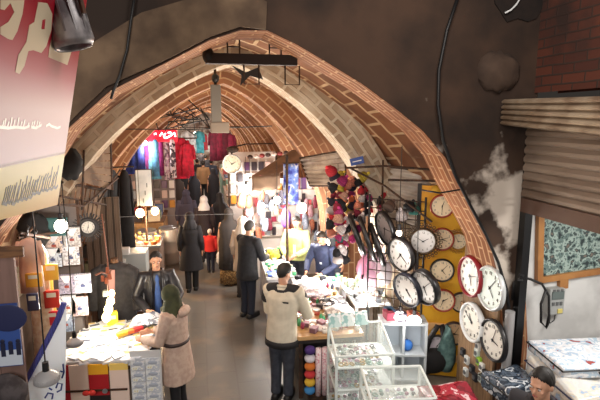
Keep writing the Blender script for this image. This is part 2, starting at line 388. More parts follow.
def strip(g, a, b, ua, va, vb, mi=0):                       # quads between two equal-length 3-D point rows
    A = [g.bm.verts.new(p) for p in a]; B = [g.bm.verts.new(p) for p in b]
    for i in range(len(a)-1):
        fc = g.bm.faces.new((A[i], A[i+1], B[i+1], B[i])); fc.material_index = mi
        for l, q in zip(fc.loops, ((ua[i], va), (ua[i+1], va), (ua[i+1], vb), (ua[i], vb))): l[g.uv].uv = q
def shell(name, p, y0, y1, t, m, label, p2=None):
    """an arch ring or vault bay: soffit, two faces and back; p2 = profile at the far end"""
    g = MB(); p2 = p2 or p; s = arc_len(p); o, o2 = outset(p, t), outset(p2, t)
    P = lambda q, y: [V((x, y, z)) for x, z in q]
    strip(g, P(p, y0), P(p2, y1), s, 0, y1-y0); strip(g, P(o, y0), P(o2, y1), s, 0, y1-y0)
    strip(g, P(p, y0), P(o, y0), s, 0, t); strip(g, P(p2, y1), P(o2, y1), s, 0, t)
    ob = struct(g.build(name, m)); ob['label'] = label; return ob
Y0 = 4.4
shell('trim_1', PROF, Y0, Y0+.52, .3, BRICK_RIB, 'near brick arch over the lane')
P1 = prof(-2.15, 3.45, 4.36, 1.3); P2 = [(x-(.6*max(0, (2.5-z)/2.5) if x < .4 else 0), z) for x, z in prof(-2.0, 2.55, 4.15, 1.3)]
shell('ceiling', prof(-2.75, 3.7, 4.42, 1.5), Y0+.52, 6.3, .2, BRICK_BAY, 'brick vault bay behind the near arch', prof(-2.3, 3.15, 4.34, 1.3))
shell('trim_2', P2, 6.2, 6.75, .4, BRICK_PLAST, 'second arch of plastered brick')
Pb = prof(-2.2, 3.2, 4.3, 1.3)
shell('ceiling_2', Pb, 6.75, 8.7, .2, BRICK_BAY, 'brick vault bay behind the second arch')
ys = [8.7, 11.2, 13.7, 16.4, 19.4, 22.6, 26, 30]
for i, y in enumerate(ys):
    shell('trim_%d' % (6+i), prof(-2.0, 2.3, 4.08-.02*i, 1.3), y, y+.5, 1.1, BRICK_FAR, 'orange brick arch further down the lane, number %d from the second arch' % (i+1))
    y2 = ys[i+1] if i+1 < len(ys) else 34
    shell('ceiling_%d' % (3+i), prof(-2.95 if i < 3 else -2.15, 2.9, 4.22-.02*i, 1.3), y+.5, y2, .2, BRICK_FAR, 'orange brick vault bay further down the lane')
# wall that fronts the near arch, pierced by it
g = MB(); O = V((.6, 0, 1.6)); far = []
for x, z in PROF:
    d = V((x, 0, z))-O; d.normalize(); q = O+d*6.5
    far.append(V((q.x, Y0, max(0, q.z))) if z > .05 else V((-7 if x < 0 else 3.36, Y0, 0)))
far = [V((min(p.x, 3.36), p.y, p.z)) for p in far]
s = arc_len(PROF)
strip(g, [V((x, Y0-.012, z)) for x, z in PROF], [p-V((0, .012, 0)) for p in far], s, 0, 5)
strip(g, [V((x, Y0+.3, z)) for x, z in outset(PROF, .3)], [p+V((0, .3, 0)) for p in far], s, 0, 5); strip(g, [V((x, Y0-.012, z)) for x, z in PROF], [V((x, Y0+.3, z)) for x, z in outset(PROF, .3)], s, 0, 5)
w = struct(g.build('wall_front', WALLM)); w['label'] = 'dark sooty plaster wall around the near arch'
# remains of a lighter plaster band over the crown and left shoulder
seg = [(x, z) for x, z in PROF if -1.7 < x < .7]; ua = arc_len(seg)
ins, out_ = outset(seg, .01), outset(seg, .4)
k = len(seg)
ins = [(x+.02*math.sin(5*i), z+.045*max(0, math.sin(3.7*i))+.015*math.sin(9*i)) for i, (x, z) in enumerate(ins)]
out_ = [(x, z+.05*math.sin(2.9*i)-.18*max(0, i-k+3)/3) for i, (x, z) in enumerate(out_)]
g = MB(); yb = Y0-.05
strip(g, [V((x, yb, z)) for x, z in ins], [V((x, yb, z)) for x, z in out_], ua, 0, .3)
strip(g, [V((x, yb, z)) for x, z in ins], [V((x, Y0, z)) for x, z in ins], ua, 0, .3); strip(g, [V((x, yb, z)) for x, z in out_], [V((x, Y0, z)) for x, z in out_], ua, 0, .3)
w = struct(g.build('trim_3', mat('old_grey_plaster', (116, 95, 74), .9, rgb2=(80, 63, 49), scale=2.6, bump=.5, detail=8, lo=.38, hi=.6))); w['label'] = 'flaking grey plaster band over the near arch'
g = MB(); g.box((3.27, 4.83, 1.0), (.26, .66, 2.0)); w = struct(g.build('wall_jamb', PLASTER)); w['label'] = 'pier behind the plywood clock board'
# a broken hole, its inner shade painted as a flat dark patch, and a rough lump in the upper right of that wall
def blob(c, rx, rz, n, seed):
    q = random.Random(seed); return [V((c[0]+rx*(1+q.uniform(-.18, .18))*math.cos(2*PI*i/n), c[1], c[2]+rz*(1+q.uniform(-.18, .18))*math.sin(2*PI*i/n))) for i in range(n)]
c = at(517, 5, 4.4)
w = struct(MB().prism(blob((c.x, 4.37, c.z+.12), .27, .3, 16, 3), (0, .04, 0)).build('trim_14', mat('hole_shade', (24, 17, 14), .95, rgb2=(34, 24, 19), scale=6, bump=.8))); w['label'] = 'dark patch painted as the shade of a broken hole in the upper right wall'
c = at(497, 72, 4.4)
g = MB(); g.ell((c.x, 4.4, c.z), (.24, .12, .2), None, 18, 10); [setattr(v, 'co', v.co+V((R.uniform(-.02, .02), R.uniform(-.02, .02), R.uniform(-.02, .02)))) for v in g.bm.verts]
w = struct(g.build('trim_15', PLASTER, None, True)); w['label'] = 'rough plaster lump on the upper right of the wall'
# wall on the right above the roller shutter
g = MB(); g.grid(lambda u, v: V((3.32, -1+5.4*u, 3.72+3*v)), 2, 2, uv=lambda u, v: (5.4*u, 3*v)); g.grid(lambda u, v: V((3.6, -1+5.4*u, 3.72+3*v)), 2, 2)
w = struct(g.build('wall_right', BRICK_WALL)); w['label'] = 'dark red brick wall above the roller shutter'
# corridor side walls behind the stalls
for nm, x, ya, yb_ in (('wall_left', -2.3, 4.7, 34), ('wall_lane_right', 3.45, 5.15, 34)):
    g = MB(); g.box((x+(.1 if x > 0 else -.1), (ya+yb_)/2, 1.0), (.2, yb_-ya, 2.0)); w = struct(g.build(nm, mat(nm+'_render', (112, 92, 76), .9, rgb2=(92, 74, 60), scale=3))); w['label'] = 'rendered side wall of the lane behind the stalls'
# end of the lane
g = MB(); g.box((.4, 34.1, 2.2), (6, .2, 4.6)); w = struct(g.build('wall_end', mat('pale_end_wall', (200, 188, 176), .9, rgb2=(120, 96, 84), scale=3))); w['label'] = 'pale wall at the far end of the lane'
# white pier between the shop fronts on the right, under the second arch
g = MB(); g.box((2.95, 6.5, 1.35), (.55, .5, 2.7)); 
g.prism([(2.66, 6.24, 2.65), (3.2, 6.24, 2.65), (3.2, 6.24, 3.3), (2.9, 6.24, 3.25)], (0, .5, 0))
w = struct(g.build('wall_pier', LIME)); w['label'] = 'whitewashed pier at the right foot of the second arch'
# ------ inside of the shop on the near right
g = MB(); g.box((4.3, 4.66, 1.6), (1.9, .12, 3.2)); w = struct(g.build('wall_shop', mat('whitewash', (206, 206, 204), .8, rgb2=(186, 186, 184), scale=3))); w['label'] = 'white partition wall inside the bedding shop'
g = MB(); g.box((5.3, 2.2, 1.6), (.12, 5, 3.2)); w = struct(g.build('wall_shop_side', bpy.data.materials['whitewash'])); w['label'] = 'white side wall inside the bedding shop'
# window in that partition
wp = [at(x, y, 4.58) for x, y in ((541, 214), (541, 281), (603, 268), (603, 214))]
x0, x1, z0, z1 = wp[0].x, wp[3].x+.25, wp[1].z+.02, wp[0].z+.25
WINW = mat('varnished_window_wood', (168, 118, 66), .5, rgb2=(150, 100, 54), scale=5)
wr = bpy.data.objects.new('window_1', None); C.objects.link(wr); struct(wr); wr['label'] = 'window with patterned glass in a varnished wooden frame'
wr.location = ((x0+x1)/2, 4.57, z0); wr.rotation_euler = (0, math.radians(-4), 0)
W_, H_ = x1-x0, z1-z0; g = MB()
for a, b_ in (((-W_/2+.035, 0, H_/2), (.07, .06, H_)), ((W_/2-.035, 0, H_/2), (.07, .06, H_)), ((0, 0, .035), (W_-.14, .06, .07)), ((0, 0, H_-.035), (W_-.14, .06, .07))): g.box(a, b_)
g.build('window_frame', WINW, wr)
MB().box((0, .01, H_/2), (W_-.14, .012, H_-.14)).build('pane', pattern('patterned_glass', 'noise', [(40, 52, 54), (96, 116, 112), (150, 168, 160), (60, 74, 74), (110, 100, 90)], 11, .15), wr)
MB().box((-.18, 0, -.05), (.11, .05, .12)).build('bracket', WINW, wr)
# ================================================================ NEAR RIGHT: pier, shutter, meter, clocks, bedding
t = thing('roller_shutter', 'half-lowered brown metal roller shutter with a jutting ribbed box on the right', 'shutter', (3.16, 3.2, 2.6))
SHUT = mat('brown_shutter_metal', (150, 132, 116), .5, .15, rgb2=(104, 86, 72), scale=3, stretch=(1, .3, 1)); SHUTB = mat('shutter_box_metal', (166, 148, 126), .5, .15, rgb2=(122, 100, 80), scale=3)
def corr(n, z0, z1, depth):
    out = []
    for i in range(n):
        a, b = z0+(z1-z0)*i/n, z0+(z1-z0)*(i+1)/n; out += [(0, a), (-depth, a+(b-a)*.25), (-depth*1.1, a+(b-a)*.6), (-depth*.3, a+(b-a)*.92)]
    return out+[(0, z1)]
g = MB(); pr = corr(9, .08, .86, .022)
g.loft([[V((x, y, z)) for x, z in pr]+[V((.02, y, pr[-1][1])), V((.02, y, pr[0][1]))] for y in (-1.3, 1.03)]); g.build('shutter_curtain', SHUT, t)
g = MB(); a, b = corr(5, .80, 1.05, .03), corr(5, .66, 1.0, .03)
g.loft([[V((-.23+x, 1.1, z)) for x, z in a]+[V((.12, 1.1, 1.05)), V((.12, 1.1, .8))], [V((-.23+x, -1.3, z)) for x, z in b]+[V((.12, -1.3, 1.0)), V((.12, -1.3, .66))]]); g.build('shutter_box', SHUTB, t)
MB().box((.0, -.13, .01), (.05, 2.3, .14)).build('bottom_rail', mat('brown_rail', (84, 60, 48), .5, .3), t)
t = thing('downpipe', 'black square downpipe on the pier left of the roller shutter', 'pipe', (3.27, 4.3, 0))
MB().box((0, 0, 1.62), (.085, .09, 3.25)).build('pipe', mat('black_pipe', (16, 16, 18), .4, .3), t)
[MB().tube([V((-.02, -.06, z)), V((-.08, -.07, z+.02)), V((-.09, -.07, z-.04)), V((-.03, -.06, z-.05))], .012, 6).build('bracket', BLACK, t) for z in (2.66, 1.85)]
t = thing('conduit', 'grey plastic conduit pipe beside the black downpipe', 'pipe', (3.17, 4.3, .02)); MB().cyl((0, 0, 0), (0, 0, 1.42), .05, None, 16).build('tube', mat('grey_conduit', (150, 148, 148), .5), t)
MB().cyl((0, 0, .7), (0, 0, .76), .061, None, 16).build('clip', BLACK, t)
g = MB(); g.tube([at(x, y, 4.33) for x, y in ((459, -6), (447, 30), (439, 70), (438, 105), (443, 140), (455, 175), (470, 205), (486, 235), (498, 262), (506, 288), (509, 308))], .017, 8)
tag(g.build('cable', BLACK, None, True), 'thick black cable curving down the right side of the arch into the grey conduit', 'cable')
g = MB(); g.tube([at(x, y, 4.36) for x, y in ((512, 300), (514, 283), (519, 277), (530, 279), (542, 284), (549, 296), (549, 316), (546, 328), (541, 322), (541, 304), (546, 290))], .014, 8)
tag(g.build('cable', BLACK, None, True), 'black loop of cable between the downpipe and the electricity meter', 'cable')
g = MB(); g.tube([at(x, y, 4.42) for x, y in ((422, 190), (440, 193), (470, 188), (500, 186))], .008, 6)
tag(g.build('cable', BLACK, None, True), 'thin wire crossing the right leg of the arch above the clocks', 'cable')
g = MB(); g.tube([at(x, y, 4.34) for x, y in ((505, 13), (511, 10), (516, 5), (521, -3))], .009, 6)
tag(g.build('cable', WHITE, None, True), 'short white cable end over the dark patch at the top right', 'cable')
g = MB(); g.tube([at(x, y, 4.33) for x, y in ((135, -8), (131, 20), (127, 50), (120, 75), (113, 92), (111, 99))], .011, 8)
tag(g.build('cable', BLACK, None, True), 'thin black cable hanging down the left shoulder of the near arch', 'cable')
c = at(557, 302, 4.5)
t = thing('electricity_meter', 'grey electricity meter box on the white shop wall below the window', 'meter', (c.x, 4.55, c.z-.16))
MB().box((0, 0, .16), (.2, .1, .31)).bev(.012).build('case', mat('meter_grey', (158, 160, 158), .5), t)
g = MB(); g.box((0, -.055, .24), (.15, .015, .09)); g.build('display', mat('meter_window', (96, 106, 104), .2), t)
DKM = mat('meter_dark', (92, 94, 94), .5); [MB().box((-.05+.05*i, -.055, z), (.03, .012, h)).build('terminal', DKM, t) for i in range(3) for z, h in ((.14, .04), (.3, .02))]
MB().box((.045, -.055, .05), (.06, .012, .05)).build('sticker', mat('yellow_sticker', (206, 190, 110), .5), t)
g = MB(); g.tube([V((-.05, -.02, 0)), V((-.06, -.03, -.09)), V((-.09, -.03, -.16))], .007, 6); g.tube([V((.02, -.02, 0)), V((.0, -.03, -.07)), V((-.05, -.03, -.1))], .005, 6); g.build('wire', BLACK, t)
# ---- clocks
NUM = {}; NUMM = mat('faint_numerals', (128, 124, 120), .6)
def clock(label, c, r, rz, frame, face, tilt=0, depth=.05, rim=.16, hands=(300, 50), group=None, style='plain', roll=0, hand=BLACK, name='wall_clock'):
    t = thing(name, label, 'clock', c, 0, group); t.rotation_euler = (tilt, roll, rz); ri = r*(1-rim)
    MB().lathe([(ri*.98, .0), (ri*.98, -depth*.55), (ri*1.02, -depth), (r*.97, -depth*.9), (r, -depth*.5), (r, 0)], n=40, axis='Y').build('frame', frame, t, True)
    fo = MB().cyl((0, 0, 0), (0, -depth*.5, 0), ri, None, 40).build('face', face, t)
    yf = -depth*.5
    g = MB()
    for i in range(60):
        if i % 5 == 0: continue
        a = i*PI/30; g.box((math.sin(a)*ri*.93, yf-.002, math.cos(a)*ri*.93), (.003, .002, ri*.05), Euler((0, a, 0)).to_matrix())
    g.build('dial_print', NUMM, fo)
    for i in range(12):
        if 'n' not in NUM: NUM['n'] = {}
        a = (i+1)*PI/6; k = (i+1, hand.name)
        if k not in NUM: NUM[k] = text_obj(str(i+1), .21, NUMM, fo, 'numeral', (0, 0, 0), (PI/2, 0, 0), .004); o = NUM[k]
        else: o = bpy.data.objects.new('numeral', NUM[k].data); C.objects.link(o); o.parent = fo
        o.rotation_euler = (PI/2, 0, 0); o.scale = (r, r, 1); o.location = (math.sin(a)*ri*.75, yf-.003, math.cos(a)*ri*.75)
    for nm, an, ln, w in (('hour_hand', hands[0], .5, .035), ('minute_hand', hands[1], .74, .025)):
        a = math.radians(an); d = V((math.sin(a), 0, math.cos(a))); q = V((d.z, 0, -d.x))*r*w; p = V((0, yf-.006, 0))
        MB().prism([p-d*r*.1-q, p-d*r*.1+q, p+d*ri*ln+q*.4, p+d*ri*ln-q*.4], (0, -.003, 0)).build(nm, hand, fo)
    MB().cyl((0, yf, 0), (0, yf-.012, 0), r*.05, None, 12).build('hub', hand, fo)
    if style == 'filigree':
        g = MB()
        for q in range(26):
            a = q*2*PI/26
            for rr, n_ in ((1.12, 10), (1.3, 9)):
                p = V((math.sin(a+(rr > 1.2)*.12)*r*rr, -.015, math.cos(a+(rr > 1.2)*.12)*r*rr)); g.tube([p+V((math.sin(b)*r*.1, 0, math.cos(b)*r*.1)) for b in [m*2*PI/n_ for m in range(n_+1)]], r*.028, 5)
        g.build('filigree', frame, t, True)
    if style == 'rays':
        g = MB()
        for q in range(28):
            a = q*2*PI/28; d = V((math.sin(a), 0, math.cos(a))); g.box(d*r*1.2+V((0, -.02, 0)), (r*.12, .03, r*.5), Euler((0, a, 0)).to_matrix())
        g.build('rays', frame, t)
    return t
FW_ = mat('clock_paper', (228, 224, 214), .5); FC = mat('cream_clock_paper', (232, 212, 176), .5); FG = mat('grey_clock_paper', (222, 220, 218), .5)
BLK = mat('black_clock_frame', (24, 22, 24), .35); DKB = mat('dark_brown_frame', (44, 28, 24), .4); MAR = mat('maroon_clock_frame', (140, 28, 40), .35); REDF = mat('red_brown_frame', (150, 52, 34), .4)
SIL = mat('silver_clock_frame', (196, 200, 200), .35, .2); BRZ = mat('bronze_frame', (84, 66, 48), .45, .6); GOLDF = mat('gold_frame', (176, 130, 58), .4, .6); TURQ = mat('pale_green_paper', (206, 220, 214), .5)
# plywood lining on the jamb of the near arch, with clocks hung on it
pb = MB(); pb.box((3.1, 4.78, .62), (.03, .72, 1.24)).box((3.12, 4.78, 1.6), (.03, .72, .72)); pb = pb.build('clock_board', PLY); tag(pb, 'plywood lining on the right jamb of the near arch behind four clocks', 'board')
def jamb(x, y, X=3.05): return atx(x, y, X)
clock('white clock with a deep dark red frame on the plywood board', jamb(473, 276), .245, -PI/2, MAR, FW_, .0, .07, .1, (160, 75))
clock('pale silver-rimmed clock to the right of the dark red clock', jamb(492, 288), .25, -PI/2, SIL, TURQ, 0, .05, .1, (140, 40))
clock('large white-framed clock below and left of the silver-rimmed clock', jamb(474, 322), .235, -PI/2, WHITE, FW_, 0, .06, .12, (330, 300))
clock('black-rimmed white clock lowest on the plywood board beside the grey conduit', jamb(495, 340), .235, -PI/2, BLK, FW_, 0, .05, .13, (100, 20))
# yellow display board with clocks behind the arch jamb
yb = thing('display_board', 'yellow board hung with cream-faced clocks behind the right arch jamb', 'board', (3.05, 5.58, 0), math.radians(-22))
YEL = mat('yellow_board', (232, 176, 40), .6, rgb2=(214, 150, 26), scale=3)
MB().box((0, 0, 1.32), (.62, .03, 2.6)).build('panel', YEL, yb); 
for i, z in enumerate((.28, .72, 2.0)): MB().box((0, -.02, z), (.62, .012, .1)).build('label_strip', mat('peach_strip_%d' % i, (226, 176, 120), .6), yb)
MB().box((-.325, .0, 1.32), (.05, .05, 2.64)).build('edge_post', mat('dark_post', (36, 32, 30), .6), yb)
def onb(x, y): p = at(x, y, 5.45); return p
zz = math.radians(-22)
for lb, x, y, r, fr, fc, st, hd in (
 ('cream clock with a red-brown frame at the top of the yellow board', 442, 206, .15, REDF, FC, 'plain', (20, 180)),
 ('cream clock with a red-brown frame, second down on the yellow board', 442, 239, .15, REDF, FC, 'plain', (110, 70)),
 ('round cream clock with a black rim in the middle of the yellow board', 442, 270, .155, BLK, FC, 'plain', (140, 40)),
 ('cream clock with an orange-red frame below the middle black-rimmed clock', 443, 300, .155, REDF, FC, 'plain', (60, 200)),
 ('tan-faced dark brown clock at the foot of the yellow board', 454, 333, .165, DKB, mat('tan_paper', (206, 170, 130), .5), 'plain', (100, 30)),
 ('cream clock with a dark brown rim half behind the large white clock', 461, 302, .14, DKB, FC, 'plain', (40, 100)),
 ('cream clock ringed with gold leaves, partly behind the jamb', 458, 241, .115, GOLDF, FC, 'filigree', (90, 330))):
    clock(lb, onb(x, y), r, zz, fr, fc, 0, .045, .13, hd, style=st)
p = onb(438, 189); tag(MB().ell(p, (.085, .05, .055), None, 18, 10).build('straw_hat', mat('mustard_felt', (190, 146, 40), .8), None, True), 'small mustard oval cushion above the top clock of the yellow board', 'ornament')
# clock rack in front: three big tilted clocks and an ornate one hung from a wire rack
rk = thing('display_rack', 'dark wire display rack carrying the large tilted clocks', 'rack', (2.48, 5.64, 0), math.radians(-35))
g = MB(); [g.cyl((x, 0, 0), (x, 0, 2.5), .014, None, 8) for x in (-.42, .3)]; g.build('post', BLACK, rk)
g = MB(); [g.cyl((-.42, 0, z), (.3, 0, z), .007, None, 6) for z in [1.0+.12*i for i in range(13)]]; [g.cyl((x, 0, 1.0), (x, 0, 2.45), .006, None, 6) for x in [-.3+.12*i for i in range(5)]]; g.build('wire_grid', RUST, rk)
clock('grey-white clock with a thick black rim, upper one of the tilted rack clocks', at(403, 254, 5.2), .215, math.radians(-70), BLK, FG, .12, .07, .1, (220, 130), roll=0)
clock('grey-white black-rimmed clock at lower left of the tilted rack clocks', at(409, 289, 5.1), .215, math.radians(-68), mat('navy_black_frame', (26, 28, 40), .35), FG, .18, .07, .1, (150, 140), roll=0)
clock('grey-white black-rimmed clock overlapping the lower left rack clock', at(427, 286, 4.88), .215, math.radians(-72), BLK, FG, .2, .085, .1, (160, 50), roll=0)
clock('round clock in a bronze filigree surround above the yellow board clocks', at(423, 241, 5.35), .165, math.radians(-24), BRZ, FG, 0, .04, .12, (60, 300), style='filigree')
for i, (x, y, r, Y, lb) in enumerate(((359, 234, .3, 6.0, 'thin black-rimmed clock seen edge-on, leftmost of the slanting three'), (369, 238, .32, 5.9, 'thin black-rimmed clock seen edge-on, middle of the slanting three'), (379, 244, .3, 5.8, 'thin black-rimmed clock seen edge-on, rightmost of the slanting three'), (387, 228, .235, 5.6, 'dark-rimmed clock turned away, above the upper tilted rack clock'))):
    clock(lb, at(x, y, Y), r, math.radians((-100, -100, -100, -82)[i]), BLK, mat('edge_paper_%d' % i, (150, 140, 140), .5), 0, .06, .1, (200, 90), roll=0 if i > 2 else 0).rotation_euler = (math.radians((21, 20, 18, 14)[i]), 0, math.radians((-106, -104, -104, -84)[i]))
# small boxed watches on the plywood, bottom
BX = [(30, 30, 34), (220, 224, 222), (38, 40, 46), (200, 214, 208), (150, 200, 60), (226, 226, 222)]
nbx = 0
for cx, cy in [(463, 352), (467, 360), (472, 369), (477, 353), (479, 361), (482, 367), (485, 374), (466, 372), (475, 377), (481, 378), (489, 378), (478, 346)]:
    p = jamb(cx, cy, 3.07); c_ = BX[nbx % 6]; nm = {0: 'black', 1: 'white', 2: 'charcoal', 3: 'pale grey', 4: 'lime green', 5: 'off-white'}[nbx % 6]; nbx += 1
    t = thing('watch_box', '%s watch box fixed to the plywood below the lowest clock' % nm, 'box', p, -PI/2, 'watch boxes on the plywood board')
    MB().box((0, 0, 0), (.075, .04, .1)).bev(.006).build('case', col(c_), t); MB().cyl((0, -.02, .0), (0, -.028, .0), .026, None, 14).build('watch', col((120, 122, 126), .3, .5), t)
# ---- bedding bags of clear plastic with printed quilts
def bag(label, c, sz, rz, m, name='bedding_bag', trim=None, group=None, seed=1):
    t = thing(name, label, 'bedding', c, rz, group); q = random.Random(seed); g = MB()
    bmesh.ops.create_cube(g.bm, size=1, matrix=Matrix.Translation((0, 0, sz[2]/2)) @ Matrix.Diagonal((*sz, 1)))
    g.bev(min(sz)*.3, 3); bmesh.ops.subdivide_edges(g.bm, edges=list(g.bm.edges), cuts=2, use_grid_fill=True)
    for v in g.bm.verts: v.co += V((0, 0, 1))*(.03*math.sin(9*v.co.x+seed)*math.sin(11*v.co.y)*(v.co.z > .05))+V((q.uniform(-1, 1), q.uniform(-1, 1), 0))*.004
    qo = g.build('quilt', m, t, True)
    g = MB(); z = sz[2]*.72; a, b = sz[0]/2+.004, sz[1]/2+.004
    g.tube([V((-a, -b, z)), V((a, -b, z)), V((a, b, z)), V((-a, b, z)), V((-a, -b, z))], .009, 6); g.build('piping', trim or BLACK, qo)
    g = MB(); g.tube([V((-.14, -b, z*.8)), V((-.13, -b-.03, z*.3)), V((.13, -b-.03, z*.3)), V((.14, -b, z*.8))], .014, 6); g.build('handle', trim or BLACK, t)
    return t
def plast(name, cols, sc=7): return pattern(name, 'noise', cols, sc, .18)
NAVY = mat('navy_trim', (36, 40, 70), .5)
t = thing('low_counter', 'low wooden counter under the bedding bags', 'counter', (3.62, 3.55, 0)); MB().box((.25, .15, .33), (1.5, 1.2, .66)).build('body', WOOD, t); MB().box((.25, .15, .67), (1.56, 1.26, .04)).build('top', WOOD, t)
bag('bedding bag of purple and white print on the wooden counter, under the others', (3.72, 3.55, .69), (1.1, .8, .18), -.1, plast('purple_print', [(90, 76, 110), (120, 106, 140), (84, 70, 104), (180, 176, 186)]), trim=NAVY, seed=2)
bag('cream bedding bag with pale blue print on top of the purple one', (3.68, 3.6, .87), (1.05, .78, .2), -.08, plast('cream_print', [(206, 200, 188), (196, 196, 194), (214, 208, 198), (196, 190, 178), (150, 170, 194)], 8), trim=NAVY, seed=3)
bag('white bedding bag with a blue and red quilt, topmost of its stack', (3.74, 3.78, 1.07), (1.0, .6, .12), -.12, plast('blue_red_print', [(226, 228, 230), (170, 190, 208), (216, 218, 222), (204, 206, 210), (160, 180, 200), (150, 74, 70)], 8), trim=BLACK, seed=4)
t = thing('low_counter', 'plain wooden platform carrying the blue-grey and red blanket packs', 'counter', (2.42, 3.35, 0)); MB().box((0, 0, .33), (1.1, .62, .66)).build('body', WOOD, t); MB().box((0, 0, .67), (1.14, .66, .04)).build('top', WOOD, t)
bag('blue-grey blanket pack with white leaf print beside the dark-haired man', atz(514, 396, .7)+V((0, .05, -.01)), (.46, .42, .2), .1, plast('leaf_print', [(58, 70, 84), (84, 96, 110), (46, 56, 68), (186, 192, 198), (70, 82, 98)], 9), 'blanket_pack', seed=5)
bag('dark red blanket pack with pale streaks at the bottom edge beside the glass case', atz(448, 408, .7)+V((0.02, .02, -.01)), (.5, .4, .15), -.15, plast('red_print', [(140, 24, 44), (112, 16, 34), (168, 50, 66), (222, 190, 196), (128, 20, 40)], 6), 'blanket_pack', trim=MAR, seed=6)
# black bag and teal scarf on a hook of the yellow board
hk = onb(438, 322)
t = thing('handbag', 'slouchy black bag hanging by its strap in front of the yellow board', 'bag', (hk.x-.1, hk.y-.12, hk.z-.62))
g = MB(); g.ell((0, 0, .15), (.21, .12, .17), None, 20, 12); g.ell((-.1, 0, .1), (.14, .11, .12)); remesh(g, 'pouch', mat('black_cloth', (26, 26, 28), .8), .014, t)
g = MB(); g.tube([V((-.13, 0, .25)), V((-.06, .02, .45)), V((.06, .05, .6)), V((.12, .05, .6)), V((.14, .03, .45)), V((.14, 0, .22))], .035, 8); g.build('strap', mat('black_strap', (22, 22, 24), .7), t, True)
t = thing('scarf', 'crumpled teal-grey scarf hanging beside the black bag', 'scarf', (hk.x+.06, hk.y-.16, hk.z-.6))
g = MB(); g.loft([[V((w*math.cos(2*PI*j/20)*(1+.15*math.sin(3*j+z*9)), .06*math.sin(2*PI*j/20), z)) for j in range(20)] for z, w in ((0, .07), (.12, .11), (.3, .12), (.45, .08), (.56, .03), (.6, .015))]); g.build('cloth', mat('teal_cloth', (104, 136, 132), .85, rgb2=(70, 100, 98), scale=14), t, True)
tag(clock('black-rimmed clock half hidden behind the hanging black bag', onb(437, 345), .15, zz, BLK, mat('lilac_paper', (200, 190, 196), .5), 0, .045, .13, (30, 200)), 'black-rimmed clock half hidden behind the hanging black bag', 'clock')
# man at the bottom edge
person('person', 'dark-haired man in a dark jacket seen head and shoulders at the bottom right', (2.46, 2.86, 0), math.radians(-62), 1.68, .12, trousers=col((40, 42, 48)), top=mat('charcoal_jacket', (44, 42, 46), .8), head=(-.1, .12), vox=.009)
# ================================================================ RIGHT STALLS
def legs4(t, w, d, z, r, m, cx=0, cy=0):
    for sx in (-1, 1):
        for sy in (-1, 1): MB().box((cx+sx*(w/2-r), cy+sy*(d/2-r), z/2), (2*r, 2*r, z)).build('leg', m, t)
# wooden trinket table
T1 = thing('stall_table', 'wooden-edged stall table of trinkets with scarf rolls under it on the right', 'table', (1.53, 6.2, 0), math.radians(-3))
MB().box((0, 0, .82), (.84, 1.7, .05)).bev(.008).build('tabletop', LIGHTWOOD, T1)
MB().box((0, 0, .77), (.8, 1.64, .06)).build('apron', mat('dark_apron', (40, 34, 32), .7), T1); legs4(T1, .78, 1.62, .76, .025, RUST)
MB().box((.0, .1, .4), (.7, 1.3, .7)).build('back_panel', mat('dark_cloth_panel', (30, 28, 30), .9), T1)
def on_table(t, x, y, z): return t.matrix_world @ V((x, y, z))
bpy.context.view_layer.update()
# rolls of cloth stood under the table front
ROLL = [((236, 206, 210), 'pale pink'), ((226, 178, 186), 'rose pink'), ((240, 216, 220), 'faint pink'), ((220, 168, 178), 'dusky pink')]
for i, (c_, nm) in enumerate(ROLL):
    tag(MB().cyl((0, 0, 0), (0, 0, .62), .036, None, 14).build('cloth_roll', pattern('roll_print_%d' % i, 'noise', [c_, (240, 226, 226), (206, 130, 146)], 40), None, True), '%s printed cloth roll standing under the trinket table, %s from the left' % (nm, ('first', 'second', 'third', 'fourth')[i]), 'cloth roll', 'cloth rolls under the trinket table').location = (1.325+.08*i, 5.33, .08)
BUN = [((70, 44, 110), 'violet'), ((220, 214, 222), 'white'), ((214, 120, 50), 'orange'), ((196, 56, 60), 'red'), ((220, 180, 60), 'yellow'), ((60, 130, 190), 'blue')]
for i, (c_, nm) in enumerate(BUN):
    tag(MB().ell((0, 0, 0), (.07, .07, .055), None, 14, 8).build('wool_ball', col(c_, .9), None, True), '%s ball in the upright column under the left end of the trinket table' % nm, 'wool', 'wool balls under the trinket table').location = (1.22, 5.34, .68-.105*i)
tag(MB().box((0, 0, 0), (.5, .3, .04)).build('shelf', RUST), 'low rusty shelf board under the trinket table front', 'shelf').location = (1.45, 5.4, .06)
# small goods: prototypes, then copies over the tables
def proto_bottle(c_, nm):
    t = thing('bottle', nm, 'bottle'); MB().lathe([(.0, 0), (.022, 0), (.024, .05), (.012, .075), (.009, .085), (0, .085)], n=10).build('body', col(c_, .2), t, True); MB().cyl((0, 0, .085), (0, 0, .105), .012, None, 8).build('cap', col((200, 190, 150), .3, .6), t); return t
def proto_box(c_, nm):
    t = thing('trinket_box', nm, 'box'); MB().box((0, 0, .025), (.07, .09, .05)).build('body', col(c_), t); MB().box((0, 0, .053), (.074, .094, .012)).build('lid', col(tuple(min(255, int(v*1.15)) for v in c_)), t); return t
def proto_jar(c_, nm):
    t = thing('jar', nm, 'jar'); MB().lathe([(0, 0), (.03, 0), (.034, .03), (.028, .05), (0, .05)], n=12).build('body', col(c_, .25), t, True); MB().cyl((0, 0, .05), (0, 0, .062), .03, None, 10).build('lid', col((190, 186, 180), .3, .5), t); return t
def proto_pack(c_, nm):
    t = thing('packet', nm, 'packet'); MB().box((0, 0, .012), (.1, .15, .024)).bev(.006).build('wrapper', col(c_, .3), t); MB().box((0, .03, .025), (.07, .05, .003)).build('label_card', col((236, 236, 236)), t); return t
